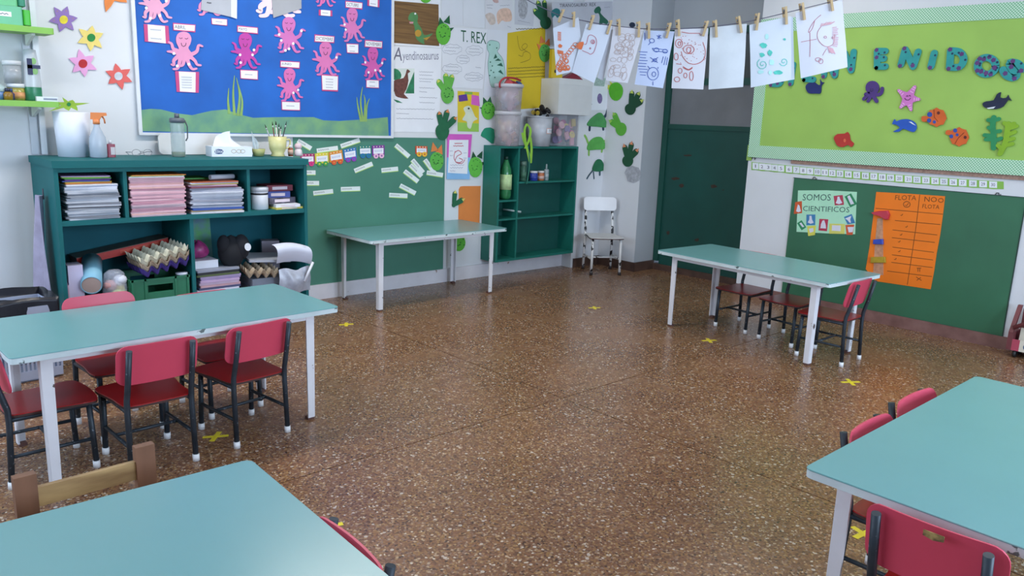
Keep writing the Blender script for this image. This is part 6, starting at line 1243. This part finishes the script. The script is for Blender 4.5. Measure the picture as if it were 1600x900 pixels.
for x, y, a_, c_ in ((905, 335, 30, 22), (948, 390, 18, 24), (1010, 535, 40, 18), (1060, 290, 12, 9), (890, 405, 20, 18)): f.plate('paint_dab', D_([(x+a_*math.cos(i*PI/7)*rr.uniform(.7, 1.1), y+c_*math.sin(i*PI/7)*rr.uniform(.7, 1.1)) for i in range(14)]), TQ, .0003, .0012, zf=f.zf)
for x, y, a_, c_ in ((930, 270, 16, 24), (960, 460, 20, 26), (880, 530, 24, 16), (950, 535, 16, 20)): f.plate('pale_paint_dab', D_([(x+a_*math.cos(i*PI/6)*rr.uniform(.7, 1.1), y+c_*math.sin(i*PI/6)*rr.uniform(.7, 1.1)) for i in range(12)]), TQL, .0003, .0011, zf=f.zf)
scr(f, 'paint_spiral', [D_([(1050+(4+2.4*i)*math.cos(i*.7), 455+(4+2.4*i)*math.sin(i*.7)) for i in range(14)]), D_([(893+(4+2.6*i)*math.cos(i*.7), 475+(4+2.6*i)*math.sin(i*.7)) for i in range(16)])], .003, TQ)
hung('white sheet hanging just behind the turquoise painting', Q(1228, 28, 1239, 26, 1241.5, 124, 1230, 126), w=-.004, a=.0, m=mat('#c9d2dc', .75, .02, 4))
f = hung('hanging drawing of a face with wild red hair', Q(1243, 20, 1316, 0, 1324, 105, 1250, 122.5), w=.006, m=mat('#cacbd4', .75, .02, 4))
HR = mat('#b06a78', .8); HRL = mat('#c79aa4', .8)
scr(f, 'pencil_outline', [D_(bez([(1330, 195), (1300, 240), (1300, 290), (1335, 335), (1375, 345), (1415, 320), (1425, 255)], 4)), D_(circ(1355, 275, 10, 8, 8)), D_(circ(1408, 280, 5, 8, 8)), D_(circ(1300, 440, 20, 14)), D_(circ(1320, 452, 16, 18)), D_([(1245, 240), (1243, 330), (1240, 420)]), D_([(1362, 360), (1332, 410)]), D_([(1180, 310), (1290, 290)]), D_(bez([(1330, 110), (1285, 150), (1245, 210), (1235, 240), (1262, 215), (1285, 150)], 4))], .0022, HR)
scr(f, 'crayon_hair', [D_([(1325+9*i, 195-2*i), (1335+12*i, 168-1.5*i+rr.uniform(-6, 6))]) for i in range(9)]+[D_([(1410+2*math.sin(i), 205+12*i), (1450+rr.uniform(-12, 8), 200+13*i)]) for i in range(12)]+[D_([(1370+6*i, 345+2*i), (1385+7*i, 395+rr.uniform(-8, 5))]) for i in range(7)], .0035, HRL)
WOOD = mat('#b79d74', .65, .12, 30)
pegs = [(880, 15, 873, 35), (896, 19, 896, 43), (927, 24, 920, 47), (954, 32, 948, 54), (966, 30, 967, 56), (997, 34, 997, 59), (1012, 36, 1013, 61), (1046, 36, 1040, 60), (1058, 31, 1060, 57), (1104, 33, 1097, 57), (1116, 32, 1118, 59), (1152, 26, 1157, 52), (1183, 21, 1180, 48), (1225, 11, 1227, 39), (1251, 5, 1255, 32), (1294, -9, 1299, 18)]
pl_ = ['leaning alone on the bare line', 'holding the orange animal drawing', 'on the yellow-poster side of the outlined head drawing', 'on the lime-board side of the outlined head drawing', 'on the yellow-poster side of the faint brown loops', 'on the lime-board side of the faint brown loops', 'on the yellow-poster side of the blue pen drawing', 'on the lime-board side of the blue pen drawing', 'on the yellow-poster side of the red dotted face', 'on the lime-board side of the red dotted face', 'on the yellow-poster side of the blank sheet', 'on the lime-board side of the blank sheet', 'on the yellow-poster side of the turquoise painting', 'on the lime-board side of the turquoise painting', 'on the yellow-poster side of the wild red hair drawing', 'on the lime-board side of the wild red hair drawing']
for (x0, y0, x1, y1), wh in zip(pegs, pl_):
    f = Flat('clothes_peg', 'wooden clothes peg '+wh, 'peg', WP, (x0+x1)/2, (y0+y1)/2, 'wooden pegs on the clothesline')
    a = Vector(f.loc(x0, y0)); b_ = Vector(f.loc(x1, y1)); d = (b_-a).normalized(); n = Vector((-d.y, d.x))
    for k, (z0, z1, sk) in enumerate(((.0135, .0205, 1), (-.009, -.002, -1))):
        MB().prism([tuple(a+n*.0045+n*.003*sk), tuple(a-n*.0045+n*.003*sk), tuple(b_-n*.0055), tuple(b_+n*.0055)], z0, z1).build('peg_leg', WOOD, f.o)
    m_ = a.lerp(b_, .22); MB().tube([(m_.x-n.x*.008, m_.y-n.y*.008, .006), (m_.x+n.x*.008, m_.y+n.y*.008, .006)], .0055, 8).build('spring', mat('#8a8c90', .35, metal=.7), f.o)
